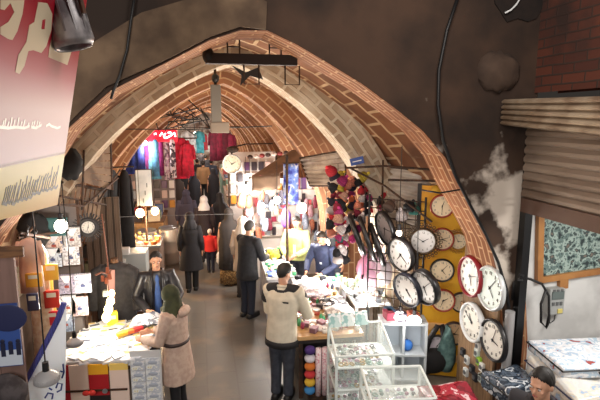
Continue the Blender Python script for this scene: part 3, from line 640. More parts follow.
def scatter(protos, n, fn, where, group):
    for i in range(n):
        k = protos[i % len(protos)]; p, rz = fn(i)
        if p is None: continue
        c = k[0] if not k[2] else copy_tree(k[0]); k[2] = True
        place(c, p, rz, '%s %s' % (k[1], where), R.uniform(.85, 1.2), group=group)
used = []
def tpt(cx, cy, rz, w, d, z, taken, mind=.09):
    for _ in range(80):
        x, y = R.uniform(-w/2, w/2), R.uniform(-d/2, d/2)
        if all((x-a)**2+(y-b)**2 > mind*mind for a, b in taken):
            taken.append((x, y)); c, s_ = math.cos(rz), math.sin(rz); return V((cx+x*c-y*s_, cy+x*s_+y*c, z)), R.uniform(-1, 1)
    return None, 0
P = [[proto_bottle((150, 60, 90), ''), 'crimson perfume bottle', 0], [proto_box((206, 200, 196), ''), 'pale grey trinket box', 0], [proto_bottle((70, 160, 110), ''), 'green glass bottle', 0], [proto_jar((196, 96, 84), ''), 'coral cream jar', 0],
     [proto_box((120, 82, 90), ''), 'plum trinket box', 0], [proto_jar((226, 220, 214), ''), 'white cream jar', 0], [proto_bottle((64, 74, 96), ''), 'slate blue bottle', 0], [proto_pack((230, 226, 222), ''), 'white packet', 0], [proto_box((60, 52, 56), ''), 'black trinket box', 0], [proto_jar((190, 160, 110), ''), 'gold jar', 0]]
tk = []
scatter(P, 96, lambda i: tpt(1.53, 6.2, math.radians(-3), .74, 1.6, .846, tk, .075), 'among the goods on the wooden trinket table', 'goods on the trinket table')
# middle counter (white) beyond it
T2 = thing('stall_counter', 'white stall counter where the man in black stands, under bright lamps', 'counter', (1.27, 8.42, 0), math.radians(-2))
MB().box((0, 0, .42), (.44, 1.7, .84)).build('body', mat('counter_cloth', (196, 196, 200), .8, rgb2=(160, 160, 168), scale=4), T2); MB().box((0, 0, .86), (.5, 1.76, .04)).build('top', WHITE, T2)
T3 = thing('stall_counter', 'white return counter in front of the seller in the navy suit', 'counter', (1.72, 7.38, 0), math.radians(-2))
MB().box((.1, -.1, .41), (.8, .36, .82)).build('body', bpy.data.materials['counter_cloth'], T3); MB().box((.1, -.1, .84), (.86, .42, .04)).build('top', WHITE, T3)
Q = [[proto_pack((236, 236, 238), ''), 'white packet', 0], [proto_box((226, 226, 230), ''), 'white gift box', 0], [proto_jar((80, 170, 120), ''), 'green jar', 0], [proto_pack((210, 214, 150), ''), 'pale yellow packet', 0], [proto_bottle((224, 200, 220), ''), 'pale pink bottle', 0], [proto_pack((150, 160, 190), ''), 'blue-grey packet', 0], [proto_box((30, 32, 40), ''), 'black gift box', 0]]
tk = []; scatter(Q, 60, lambda i: tpt(1.27, 8.42, 0, .42, 1.64, .882, tk, .1), 'on the white counter beside the man in black', 'goods on the white counter')
tk = []; scatter([[k[0], k[1], 1] for k in Q], 14, lambda i: tpt(1.85, 7.3, 0, .72, .3, .862, tk, .09), 'on the return counter before the navy-suited seller', 'goods on the return counter')
tag(MB().box((0, 0, 0), (.32, .26, .03)).bev(.01).build('tray', mat('blue_tray', (40, 90, 190), .4)), 'bright blue tray on the white counter behind the beige jacket man', 'tray').location = (1.18, 7.72, .897)
# cloth heaped at the back end of the trinket table
for i, (x, y, c_, nm) in enumerate(((1.62, 6.6, (214, 196, 206), 'pale pink'), (1.75, 6.2, (40, 38, 44), 'black'), (1.5, 6.9, (226, 226, 230), 'white'), (1.74, 5.9, (216, 206, 200), 'cream'))):
    g = MB(); g.grid(lambda u, v: V(((u-.5)*.36, (v-.5)*.3, .05+.06*math.sin(PI*u)*math.sin(PI*v)+.02*math.sin(9*u+i)*math.cos(8*v))), 14, 12)
    tag(g.build('folded_cloth', pattern('heap_%d' % i, 'noise', [c_, tuple(int(v*.75) for v in c_), (226, 220, 216)], 16), None, True, .03), '%s crumpled cloth lying over the back of the trinket table' % nm, 'cloth').location = (x, y, .87)
# glass showcases
FRW = mat('white_case_frame', (220, 228, 226), .35)
JW = pattern('jewellery', 'cells', [(220, 226, 222), (96, 120, 112), (180, 170, 190), (60, 70, 74), (206, 216, 212), (150, 110, 130), (130, 160, 150)], 14, .3)
def case(label, c, w, d, h, rz, slope, shelves, lb, seed):
    t = thing('display_case', label, 'display case', c, rz); f_ = MB(); r = .014; hf, hb = h, h+slope
    pts = {(sx, sy): V((sx*w/2, sy*d/2, 0)) for sx in (-1, 1) for sy in (-1, 1)}
    for (sx, sy), p in pts.items(): MB().box(p+V((0, 0, (hf if sy < 0 else hb)/2)), (2*r, 2*r, hf if sy < 0 else hb)).build('corner_post', FRW, t)
    g = MB(); T = {k: p+V((0, 0, hf if k[1] < 0 else hb)) for k, p in pts.items()}; ks = [(-1, -1), (1, -1), (1, 1), (-1, 1)]
    for zz_ in [None]+shelves:
        for a, b in zip(ks, ks[1:]+ks[:1]):
            pa, pb_ = (T[a], T[b]) if zz_ is None else (pts[a]+V((0, 0, zz_)), pts[b]+V((0, 0, zz_)))
            MB().cyl(pa, pb_, r, None, 8).build('rail', FRW, t)
    g = MB(); g.prism([T[k]*1.0 for k in ks], (0, 0, .006)); g.build('glass_top', GLASS, t)
    g = MB(); g.box((0, -d/2, hf/2+shelves[0]/2), (w, .005, hf-shelves[0])).box((-w/2, 0, hf/2+shelves[0]/2), (.005, d, hf-shelves[0])).box((w/2, 0, hf/2+shelves[0]/2), (.005, d, hf-shelves[0])); g.build('glass_side', GLASS, t)
    for i, z in enumerate(shelves): MB().box((0, 0, z), (w-.01, d-.01, .012)).build('shelf', mat('case_shelf', (206, 214, 212), .4), t)
    q = random.Random(seed); M4 = Matrix.Translation(c) @ Matrix.Rotation(rz, 4, 'Z')
    tc = [(226, 230, 228), (110, 130, 124), (60, 66, 72), (196, 186, 206), (170, 120, 140), (140, 170, 160), (236, 236, 230), (180, 150, 90)]
    tn = ['silver-white', 'sage green', 'dark grey', 'lilac', 'dusky rose', 'mint', 'cream', 'gold']
    for i, z in enumerate(shelves):
        nx, ny = int((w-.06)/.065), int((d-.06)/.07)
        for a in range(nx):
            for b in range(ny):
                k = q.randrange(8); key = 'bracelet%d' % k
                p = M4 @ V((-w/2+.055+.065*a+q.uniform(-.01, .01), -d/2+.055+.07*b+q.uniform(-.01, .01), z+.007))
                if key not in case.me: 
                    case.me[key] = MB().tube([V((.026*math.cos(m*PI/7), .026*math.sin(m*PI/7), .009)) for m in range(15)], .009, 6).mesh('bracelet', col(tc[k], .25, .3), True); case.me['stone%d' % k] = MB().ell((0, 0, .012), (.022, .022, .018), None, 10, 6).mesh('ornament', col(tc[(k+3) % 8], .15, .2), True)
                kind = q.random() < .55
                o = bpy.data.objects.new('bracelet' if kind else 'brooch', case.me[key if kind else 'stone%d' % k]); C.objects.link(o); o.location = p; o.rotation_euler = (q.uniform(-.3, .3), q.uniform(-.3, .3), q.uniform(0, 6))
                tag(o, '%s %s lying on %s of %s' % (tn[k if kind else (k+3) % 8], 'bracelet' if kind else 'round brooch', ('the bottom shelf', 'the middle shelf', 'the top shelf')[i+(3-len(shelves))], lb), 'jewellery', 'jewellery in '+lb)
    return t
case.me = {}
case('taller white-framed glass showcase of jewellery at the foot of the trinket table', (1.72, 4.95, 0), .64, .56, .9, math.radians(-6), .14, [.12, .5, .76], 'the taller glass showcase', 3)
case('lower white-framed glass showcase of jewellery nearest the camera', (1.82, 4.1, 0), .62, .5, .86, math.radians(-8), .06, [.3, .7], 'the nearest glass showcase', 5)
# pale packets standing at the back of the taller case
for i, (x, c_) in enumerate(((1.47, (196, 214, 212)), (1.63, (214, 224, 222)), (1.8, (180, 206, 204)))):
    tag(MB().box((0, 0, .08), (.15, .02, .16), Euler((-.35, 0, 0)).to_matrix()).build('packet', pattern('printed_packet_%d' % i, 'cells', [c_, (150, 186, 184), (232, 236, 236)], 22, .25)), 'pale green printed packet leaning on the back of the taller showcase, %s' % ('left of three', 'middle of three', 'right of three')[i], 'packet').location = (x, 5.14-.0*i, 1.047)
# white shelf unit under the lamps, right of the taller case
SHW = mat('dull_white_shelf', (176, 182, 186), .6); sh = thing('shelf_unit', 'white open shelf unit between the showcases and the yellow board', 'shelf', (2.36, 5.22, 0), math.radians(-14))
for x in (-.27, 0, .27): MB().box((x, 0, .52), (.03, .26, 1.04)).build('upright', SHW, sh)
for z in (.3, .62, 1.02): MB().box((0, 0, z), (.56, .28, .025)).build('shelf_board', SHW, sh)
MB().box((0, .13, .52), (.56, .012, 1.0)).build('back_panel', mat('pale_blue_panel', (176, 186, 196), .6), sh)
tag(MB().ell((0, 0, .07), (.07, .07, .07), None, 14, 9).build('wool_ball', mat('blue_wool', (50, 110, 190), .9), None, True), 'bright blue ball on the middle shelf of the white shelf unit', 'wool').location = (2.42, 5.19, .632)
for i, (x, c_, nm) in enumerate(((2.2, (150, 60, 80), 'dark rose'), (2.33, (90, 80, 100), 'grey violet'), (2.48, (170, 90, 70), 'terracotta'), (2.24, (60, 90, 120), 'steel blue'))):
    tag(MB().box((0, 0, .05), (.11, .16, .1)).bev(.01).build('folded_cloth', col(c_, .9)), '%s folded cloth on top of the white shelf unit' % nm, 'cloth').location = (x, 5.27-.05*i if i < 3 else 5.34, 1.033)
# unlit-looking bell lamps and lit lamps hung over the stalls
LBODY = mat('lamp_neck_black', (30, 30, 34), .4); LGREY = mat('lamp_fluted_grey', (156, 156, 158), .45); LFW = mat('lamp_shell_lit', (255, 250, 240), .4, emit=3.5)
def bell_lamp(label, p, r, lit, cord=1.2, name='hanging_bulb'):
    t = thing(name, label, 'lamp', p)
    g = MB(); g.lathe([(.0, 0), (r*.9, 0), (r, r*.12), (r*.97, r*.45), (r*.72, r*.72), (r*.34, r*.95), (r*.3, r*1.0), (0, r*1.0)], n=24)
    bo = g.build('bulb', LFW if lit else LGREY, t, True)
    if lit: light('POINT', V(p)+V((-.08, -.22, .02)), 4, (255, 248, 240), .08)
    if not lit: g = MB(); [g.box((math.cos(a)*r*.97, math.sin(a)*r*.97, r*.3), (r*.05, r*.06, r*.42), Euler((0, 0, a)).to_matrix()) for a in [i*PI/10 for i in range(20)]]; g.build('fins', LGREY, bo)
    MB().cyl((0, 0, r*.95), (0, 0, r*1.75), r*.27, r*.24, 14).build('socket', LBODY, t); MB().tube([V((0, 0, r*1.7)), V((.01, 0, r*1.7+cord*.5)), V((0, 0, r*1.7+cord))], .006, 6).build('cord', BLACK, t, True); return t
bell_lamp('lit white bell lamp hanging over the shelf unit, the higher of two', at(400, 318, 5.2), .085, 1)
bell_lamp('lit white bell lamp hanging over the shelf unit, the lower right of two', at(414, 322, 5.0), .085, 1)
bell_lamp('grey fluted bell lamp with a black neck in front of the white banner', at(47, 382, 4.15), .105, 0, 2.2)
bell_lamp('grey fluted bell lamp hanging over the left end of the striped stall table', at(75, 345, 5.1), .085, 0, 1.6)
def globe(label, p, r, warm=0, cord=.6, e=60, name='hanging_bulb'):
    t = thing(name, label, 'lamp', p); MB().ell((0, 0, 0), (r, r, r*1.12), None, 16, 10).build('bulb', BULBW if warm else BULB, t, True)
    MB().cyl((0, 0, r*1.0), (0, 0, r*1.0+.07), .024, None, 10).build('socket', LBODY, t); MB().tube([V((0, 0, r+.06)), V((0, 0, r+.06+cord))], .005, 6).build('cord', BLACK, t)
    if e: light('POINT', p+V((0, -.12, -r-.1)), e, (255, 218, 174) if warm else (255, 247, 238), .08)
    return t
globe('white lit globe over the yellow-vested seller', at(302, 208, 8.2), .085, 0, .7, 80)
globe('white lit bulb left of the blue banner above the counter', at(277, 200, 8.9), .07, 0, .6, 75)
globe('white lit bulb at the left end of the bright stall, above the bending shoppers', at(246, 188, 9.6), .07, 0, .5, 45)
globe('glaring white bulb right of the navy-suited seller', at(342, 247, 7.0), .07, 0, .9, 80)
globe('small glaring bulb behind the navy-suited seller', at(326, 243, 8.0), .07, 0, .8, 30)
globe('small white lamp above the upper tilted rack clock', at(399, 233, 5.0), .032, 0, .9, 11)
globe('glaring white bulb low over the back of the trinket table', at(363, 284, 6.0), .06, 0, 1.2, 55)
globe('lit bulb under the brown awning by the round white clock', at(262, 206, 9.3), .06, 0, .5, 30)
# back rack of hanging packs under the awning
rk = thing('display_rack', 'brightly lit rack of hanging packs at the back of the white counter', 'rack', (1.72, 10.2, 0))
MB().box((0, .06, 1.1), (1.6, .04, 2.2)).build('back_board', mat('peg_board', (222, 214, 208), .7), rk)
for z in (.95, 1.25, 1.6, 1.95): MB().box((0, 0, z), (1.6, .14, .02)).build('shelf_board', mat('rack_shelf', (206, 194, 184), .6), rk)
PK = [((236, 232, 230), 'white'), ((150, 40, 70), 'crimson'), ((96, 60, 110), 'purple'), ((224, 196, 190), 'blush'), ((60, 52, 60), 'charcoal'), ((214, 150, 60), 'amber'), ((190, 200, 210), 'pale blue'), ((206, 90, 96), 'coral')]
pm = [MB().box((0, 0, .09), (.105, .035, .18)).bev(.008).mesh('packet', col(c_, .35)) for c_, _ in PK]
for zi, z in enumerate((.96, 1.26, 1.61, 1.96)):
    for k in range(12):
        i = R.randrange(8); o = bpy.data.objects.new('packet', pm[i]); C.objects.link(o); o.location = (.98+.132*k, 10.17, z+.001); o.scale = (R.uniform(.6, 1.1), 1, R.uniform(.6, 1.45)); o.rotation_euler = (0, R.uniform(-.06, .06), 0)
        tag(o, '%s packet standing on the %s shelf of the lit back rack' % (PK[i][1], ('lowest', 'second', 'third', 'top')[zi]), 'packet', 'packets on the lit back rack')
HG = [((232, 226, 222), 'white'), ((206, 160, 170), 'dusty pink'), ((150, 60, 80), 'wine'), ((90, 86, 100), 'slate'), ((220, 206, 180), 'cream'), ((170, 180, 200), 'pale blue'), ((60, 54, 60), 'black'), ((196, 120, 90), 'terracotta')]
hgm = []
for i, (c_, nm) in enumerate(HG):
    g = MB(); g.loft([[V((w*math.cos(2*PI*j/14)*(1+.1*math.sin(3*j+i)), .03*math.sin(2*PI*j/14), z)) for j in range(14)] for z, w in ((0, .01), (-.03, .05), (-.12, .075), (-.26, .085), (-.34, .06))]); hgm.append(g.mesh('hanging_pouch', mat('pouch_%d' % i, c_, .7, rgb2=tuple(int(v*.8) for v in c_), scale=24), True))
for k in range(44):
    i = R.randrange(8); o = bpy.data.objects.new('hanging_pouch', hgm[i]); C.objects.link(o); o.location = at(243+R.uniform(0, 84), 189+R.uniform(0, 42), 9.85+R.uniform(-.15, .15)); o.rotation_euler = (R.uniform(-.1, .1), R.uniform(-.2, .2), R.uniform(-.6, .6)); q_ = R.uniform(.6, 1.05); o.scale = (q_, q_, q_)
    tag(o, '%s cloth pouch hanging in front of the lit back rack' % HG[i][1], 'pouch', 'pouches hung at the lit back rack')
# awnings
def sheet(name, label, quad, m, cat='awning', th=.012, sag=.04, parts=None):
    a, b, c, d = [V(p) for p in quad]; t = thing(name, label, cat, (a+b+c+d)/4); o = (a+b+c+d)/4
    g = MB(); g.grid(lambda u, v: a.lerp(b, u).lerp(d.lerp(c, u), v)-o+V((0, 0, -sag*math.sin(PI*u)*math.sin(PI*v)+.012*math.sin(14*u)*math.sin(PI*v))), 16, 12)
    g.build('sheet', m, t, True, th); return t, o
TARP = mat('brown_tarp', (134, 108, 86), .8, rgb2=(112, 90, 72), scale=3)
t, o = sheet('awning', 'brown tarpaulin awning over the bright stall behind the blue banner', (at(252, 176, 9.2), at(280, 173, 8.9), at(326, 152, 8.9), at(292, 150, 9.6)), TARP)
a, b = at(252, 176, 9.2)-o, at(280, 173, 8.9)-o
g = MB(); g.grid(lambda u, v: a.lerp(b, u)+V((0, 0, -.3*v+.01*math.sin(15*u))), 14, 4); g.build('valance', TARP, t, True, .012)
CORR = mat('grey_corrugated_metal', (196, 188, 178), .5, .1, rgb2=(160, 148, 136), scale=4)
def corrugated(label, quad, n, name='corrugated_awning', m=CORR):
    a, b, c, d = [V(p) for p in quad]; o = (a+b+c+d)/4; t = thing(name, label, 'awning', o); nrm = (b-a).cross(d-a).normalized()
    g = MB(); g.grid(lambda u, v: a.lerp(b, u).lerp(d.lerp(c, u), v)-o+nrm*.018*math.sin(2*PI*n*v), 2, n*6); g.build('sheet', m, t, True, .006)
    g = MB(); [g.cyl(p-o, q-o, .014, None, 8) for p, q in ((a, b), (d, c), (a, d), (b, c))]; g.build('frame', RUST, t); return t
corrugated('grey corrugated metal awning above the hanging hats, under the second arch', (at(310, 186, 7.6), at(346, 186, 7.0), at(345, 150, 7.2), at(300, 158, 8.4)), 7)
corrugated('pale ribbed shutter high on the right between the pier and the yellow board', (at(386, 216, 6.2), at(431, 232, 5.75), at(431, 172, 5.8), at(383, 166, 6.3)), 9, 'roller_shutter')
g = MB(); [g.tube([at(x, y, Y) for x, y, Y in q], .014, 6) for q in (((345, 168, 6.0), (385, 166, 5.8), (436, 170, 5.5)), ((350, 168, 6.0), (385, 186, 5.7), (432, 222, 5.4)), ((383, 160, 5.9), (382, 215, 5.9)), ((388, 180, 5.7), (436, 181, 5.5)))]
tag(g.build('awning_frame', RUST), 'thin dark metal frame with diagonal stays above the tilted clocks', 'frame')  # pole frame of the awnings above the clocks
p = at(357, 161, 6.1); t = thing('sign', 'small blue sign tilted on the white plastered pier', 'sign', p); t.rotation_euler = (0, math.radians(-14), math.radians(-18)); MB().box((0, 0, 0), (.18, .03, .095)).build('board', mat('blue_sign', (44, 74, 150), .4), t); MB().box((0, -.017, .0), (.12, .004, .012)).build('lettering', WHITE, t)
# blue banner
bn = thing('banner', 'tall blue printed banner hanging beside the brown awning', 'banner', at(291, 184, 8.3)); g = MB(); g.grid(lambda u, v: V(((u-.5)*.27, .015*math.sin(6*u), (v-.5)*.72)), 8, 12); g.build('cloth', pattern('blue_print', 'noise', [(52, 64, 170), (84, 104, 200), (120, 150, 220), (206, 214, 236), (60, 76, 184)], 7, .5), bn, True, .008); MB().cyl((-.15, 0, .37), (.15, 0, .37), .012, None, 8).build('rod', RUST, bn)
po = MB().cyl((0, 0, 0), (0, 0, 2.85), .025, None, 10).build('pole', RUST); tag(po, 'dark thin pole left of the blue banner', 'pole'); po.location = (at(287, 190, 8.25).x, 8.25, 0)
# round white clock on its bracket by the lane
c = at(232, 164, 10.0); clock('round white clock hung over the lane by the brown awning', c, .2, math.radians(-8), SIL, mat('cream_white_paper', (226, 218, 190), .5), 0, .06, .1, (60, 320))
g = MB(); g.tube([c+V((0, 0, .2)), c+V((0, .0, .34)), c+V((.3, .1, .4)), c+V((.9, .3, .4))], .016, 8); g.ell(c+V((.02, 0, .3)), (.13, .04, .07)); tag(g.build('clock_bracket', RUST, None, True), 'dark scrolled bracket from which the round white clock hangs', 'bracket')
# strings of knitted hats and pompoms
HC = [((186, 40, 52), 'red'), ((214, 110, 70), 'orange'), ((196, 150, 130), 'beige'), ((40, 34, 52), 'dark purple'), ((140, 36, 60), 'maroon'), ((222, 136, 110), 'salmon'), ((90, 70, 60), 'brown'), ((190, 170, 60), 'mustard'), ((206, 196, 196), 'pale grey'), ((170, 50, 110), 'magenta'), ((30, 30, 36), 'black'), ((60, 130, 120), 'teal')]
hm = []
for c_, nm in HC:
    t = thing('knit_hat', '', 'hat'); g = MB(); g.lathe([(.0, .14), (.04, .135), (.075, .1), (.088, .05), (.09, .0), (.08, 0), (0, .01)], n=14); g.build('crown', mat('wool_'+nm.replace(' ', '_'), c_, .95, rgb2=tuple(int(v*.75) for v in c_), scale=60), t, True)
    MB().lathe([(.094, -.015), (.098, .0), (.096, .03), (.09, .035)], n=14).build('brim', col(tuple(int(v*.8) for v in c_), .95), t, True); MB().ell((0, 0, .16), .03, None, 10, 7).build('pompom', col(tuple(min(255, int(v*1.15)+8) for v in c_), .95), t.children[0], True); hm.append([t, nm, False])
def hat(i, p, where, group, sc=1):
    k = hm[i]; c = k[0] if not k[2] else copy_tree(k[0]); k[2] = True
    place(c, p, 0, '%s knitted hat hanging %s' % (k[1], where), sc, rot=(R.uniform(-.6, .6), R.uniform(-.9, .9), R.uniform(0, 6)), group=group)
cols_ = [(338, 176, 262), (345, 186, 262), (352, 182, 240), (359, 178, 236), (366, 176, 216), (373, 182, 216), (380, 196, 222), (331, 196, 240), (388, 196, 215), (341, 190, 250), (349, 200, 236), (363, 186, 214)]
for ci, (x, ya, yb_) in enumerate(cols_):
    Y = 6.25+.12*(ci % 3)
    s_ = MB().tube([at(x, ya-12, Y), at(x, (ya+yb_)/2, Y+.04), at(x, yb_, Y)], .004, 5).build('hat_string', RUST); tag(s_, 'dark string of knitted hats, %s of the hanging strings from the left' % ('second', 'third', 'fourth', 'fifth', 'sixth', 'seventh', 'eighth', 'first', 'last', 'hindmost left', 'hindmost middle', 'hindmost right')[ci], 'string', 'strings of hats')
    y = ya
    while y < yb_:
        p = at(x+R.uniform(-3, 3), y, Y-.05+R.uniform(-.07, .05)); hat(R.choice([0, 1, 5, 4, 3, 2, 6, 9, 8, 10, 1, 0, 7] if y < 225 else [8, 2, 9, 11, 10, 5, 8, 0]), p, 'on the strings beside the pier', 'knitted hats on strings', R.uniform(.5, .78)); y += 6.2+R.uniform(0, 2.2)
for x, y, i in ((332, 172, 0), (335, 178, 3), (408, 209, 10), (415, 214, 11), (388, 178+30, 6), (402, 218, 8)): hat(i, at(x, y, 6.0 if x < 350 else 5.6), 'apart, at the edge of the awning frame', 'knitted hats by the frame', .8)
# pink and white carrier bags and mirrors below the hats
for i, (x, y, c_, nm, w) in enumerate(((364, 268, (236, 190, 214), 'pink', .2), (378, 262, (244, 226, 236), 'white-pink', .22), (370, 280, (236, 206, 226), 'pale pink', .18), (386, 273, (240, 236, 240), 'white', .16))):
    p = at(x, y, 6.05-.05*i); t = thing('carrier_bag', '%s plastic bag hanging under the hat strings, %s' % (nm, ('left', 'centre', 'lowest', 'right')[i]), 'bag', p); g = MB(); g.loft([[V((w*k*math.cos(2*PI*j/20)*(1+.1*math.sin(5*j+z*20)), .07*k*math.sin(2*PI*j/20), z)) for j in range(20)] for z, k in ((-.16, .35), (-.12, .5), (0, .55), (.1, .4), (.16, .12))]); g.build('film', translucent('bag_film_%d' % i, c_), t, True)
    g = MB(); [g.tube([V((s*.02, 0, .15)), V((s*.06, 0, .22)), V((0, 0, .3))], .012, 6) for s in (-1, 1)]; g.build('handle', bpy.data.materials['bag_film_%d' % i], t, True)
# display packs and small things standing between the seller and the tilted clocks
tk = []
WL = [[proto_pack((190, 206, 214), ''), 'pale blue packet', 0], [proto_box((60, 62, 66), ''), 'black gadget box', 0], [proto_jar((220, 220, 216), ''), 'white jar', 0], [proto_bottle((170, 190, 160), ''), 'pale green bottle', 0]]
t = thing('stall_table', 'narrow white table between the trinket table and the tilted clocks', 'table', (2.25, 6.38, 0), math.radians(-3)); MB().box((0, 0, .96), (.5, 1.0, .04)).build('tabletop', WHITE, t); legs4(t, .48, .96, .94, .02, WHITE)
scatter(WL, 34, lambda i: tpt(2.25, 6.38, 0, .44, .92, .983, tk, .08), 'on the narrow white table below the carrier bags', 'goods on the narrow white table')
# ---- people at the right stalls
NVY = mat('navy_suit', (44, 54, 84), .75, rgb2=(36, 44, 72), scale=20); BEI = mat('beige_jacket', (212, 202, 182), .8, rgb2=(200, 190, 170), scale=10); BKC = mat('black_wool', (26, 28, 32), .85, rgb2=(34, 36, 42), scale=18); DTR = mat('dark_grey_trousers', (58, 62, 72), .85, rgb2=(48, 52, 62), scale=16)
m = person('person', 'man in a beige jacket with black shoulders bending over the trinket table', (.895, 5.47, 0), math.radians(152), 1.74, .14, arms={1: ((.24, -.2, 1.08), (.12, -.46, .98)), -1: ((-.3, -.12, 1.1), (-.2, -.36, 1.0))}, stance=.08, trousers=DTR, top=BEI, topw=1.14, topz=.8, head=(-.55, .35), vox=.009, hairlen=.2)
g = MB()
for sd in (-1, 1): g.tube([V((sd*.05, -.03, 1.47)), V((sd*.15, -.07, 1.42)), V((sd*.215, -.1, 1.34)), V((sd*.235, -.13, 1.24))], [.05, .078, .082, .076], 12)
g.ell((0, -.05, 1.41), (.15, .1, .05)); remesh(g, 'shoulder_yoke', mat('black_yoke', (34, 32, 34), .8), .014, m); MB().loft([ring(V((0, 0, z)), .212, .165, 24) for z in (.74, .82)]).build('hem_band', bpy.data.materials['black_yoke'], m, True)
MB().box((-.07, .085, 1.31), (.09, .006, .02)).build('chest_mark', bpy.data.materials['black_yoke'], m)
person('person', 'man in a long black coat reaching over the white counter', (.72, 8.1, 0), math.radians(130), 1.74, .1, arms={1: ((.26, -.2, 1.12), (.2, -.44, 1.06)), -1: ((-.26, -.12, 1.1), (-.12, -.4, 1.04))}, stance=.08, trousers=mat('blue_black_trousers', (34, 40, 54), .8), top=BKC, topz=.72, topw=1.12, flare=1.08, head=(0, .2), vox=.011, hair=mat('greying_hair', (56, 54, 54), .7), build=1.05)
m = person('person', 'seller in a pale yellow-green vest behind the white counter', (1.74, 8.75, 0), math.radians(-30), 1.66, .06, arms={1: ((.25, -.14, 1.1), (.08, -.36, 1.02)), -1: ((-.25, -.14, 1.1), (-.1, -.36, 1.0))}, trousers=DTR, top=mat('yellow_green_cloth', (206, 212, 140), .8, rgb2=(188, 196, 120), scale=8), topw=1.2, head=(.1, .35), vox=.011)
MB().box((0, -.16, 1.2), (.05, .02, .44), Euler((-.05, 0, 0)).to_matrix()).build('shirt_front', WHITE, m)
m = person('person', 'seller in a navy suit and white shirt looking down behind the return counter', (2.06, 7.85, 0), math.radians(-42), 1.6, .2, arms={1: ((.28, -.16, 1.1), (.12, -.4, .98)), -1: ((-.28, -.16, 1.12), (-.18, -.42, .98))}, trousers=NVY, top=NVY, topw=1.12, head=(-.2, .5), vox=.01, hair=mat('brown_black_hair', (44, 36, 32), .6))
g = MB(); g.prism([(-.05, -.175, 1.42), (.05, -.175, 1.42), (.02, -.185, 1.1), (-.02, -.185, 1.1)], (0, .02, 0)); g.build('shirt_front', WHITE, m)
person('person', 'dark-clothed seller standing behind the navy-suited one, partly hidden', (2.38, 8.3, 0), math.radians(-60), 1.7, .04, trousers=DTR, top=BKC, head=(.2, .1), vox=.012)
p = at(286, 217, 9.0); g = MB(); g.loft([[V((w*math.cos(2*PI*j/16), .06*math.sin(2*PI*j/16), z)) for j in range(16)] for z, w in ((-.2, .05), (-.14, .09), (.05, .1), (.16, .05), (.2, .01))]); tag(g.build('hanging_bag', mat('violet_cloth', (96, 60, 150), .8), None, True), 'violet cloth bag hanging left of the yellow-vested seller', 'bag').location = p
g = MB(); [g.ell((R.uniform(-.09, .09), R.uniform(-.09, .09), R.uniform(.02, .1)), .045, None, 8, 6) for _ in range(22)]; t = g.build('flower_bunch', mat('yellow_petals', (226, 210, 70), .8, rgb2=(150, 160, 60), scale=30), None, True); tag(t, 'bunch of yellow flowers on the counter beside the man in black', 'flowers'); t.location = (1.25, 8.62, .885); t.scale = (1.2, 1.2, 1.3)
# ================================================================ LEFT: hanging sign, banner, stall table
SX = lambda z: -.835+(z-2.96)*.2087                           # plane of the leaning sign
SN = V((1, 0, -.2087)).normalized()
sg = thing('hanging_sign', 'large red and yellow shop sign with cream lettering leaning over the lane on the left', 'sign', (SX(2.96), 3.0, 2.96))
def sp_(y, z): return V((SX(z)-SX(2.96), y-3.0, z-2.96))
def onsign(x, y):                                             # where the photo's ray meets the sign's face
    d = ray(x, y); o = V((0, 0, EYE)); p0 = V((SX(2.96), 3, 2.96)); t = (p0-o).dot(SN)/d.dot(SN); p = o+d*t; return p-V(sg.location)
SLP = (onsign(0, 171).z-onsign(63, 156).z)/(onsign(0, 171).y-onsign(63, 156).y)
def sign_mat():  # print colours with lamp glare painted in: pale pink fade, amber lower edge
    m, nt, b = base_mat('sign_print_with_glare'); b.inputs['Roughness'].default_value = .45; b.inputs['Specular IOR Level'].default_value = .3
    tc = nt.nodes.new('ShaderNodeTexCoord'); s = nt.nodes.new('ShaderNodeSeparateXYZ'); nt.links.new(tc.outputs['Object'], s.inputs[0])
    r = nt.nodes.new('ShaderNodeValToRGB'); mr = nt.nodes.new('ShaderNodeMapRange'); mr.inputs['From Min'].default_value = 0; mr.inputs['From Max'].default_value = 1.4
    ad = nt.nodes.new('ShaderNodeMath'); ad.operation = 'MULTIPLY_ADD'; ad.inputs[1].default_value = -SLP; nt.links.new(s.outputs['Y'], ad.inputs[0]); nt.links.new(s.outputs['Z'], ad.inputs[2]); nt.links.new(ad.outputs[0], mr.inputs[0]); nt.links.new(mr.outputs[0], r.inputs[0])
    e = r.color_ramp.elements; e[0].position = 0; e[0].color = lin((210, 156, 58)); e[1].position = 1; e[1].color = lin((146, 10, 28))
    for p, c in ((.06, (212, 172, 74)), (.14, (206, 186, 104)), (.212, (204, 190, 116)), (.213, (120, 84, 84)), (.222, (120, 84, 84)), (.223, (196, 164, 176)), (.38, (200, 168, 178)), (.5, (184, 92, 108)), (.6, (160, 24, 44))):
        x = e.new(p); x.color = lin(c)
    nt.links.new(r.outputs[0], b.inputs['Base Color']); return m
ybk = 1.3
bl = onsign(0, 222); slope_lo = (bl.z-0)/(bl.y-0) if abs(bl.y) > .01 else 0
g = MB(); SL = (onsign(0, 222).z-onsign(58, 206).z)/(onsign(0, 222).y-onsign(58, 206).y); P4 = [sp_(3.0, 2.96), sp_(3.0, 4.5), sp_(ybk, 4.5), sp_(ybk, 2.96+SL*(ybk-3.0))]
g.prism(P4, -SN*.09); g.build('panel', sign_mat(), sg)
g = MB(); e_ = SN*.006-SN*.03
for a, b in zip(P4, P4[1:]+P4[:1]): g.cyl(a-SN*.05, b-SN*.05, .02, None, 8)
g.build('edge_frame', mat('sign_edge', (150, 30, 40), .4, .3), sg)
CRM = mat('cream_vinyl', (214, 200, 172), .35); n_l = 0
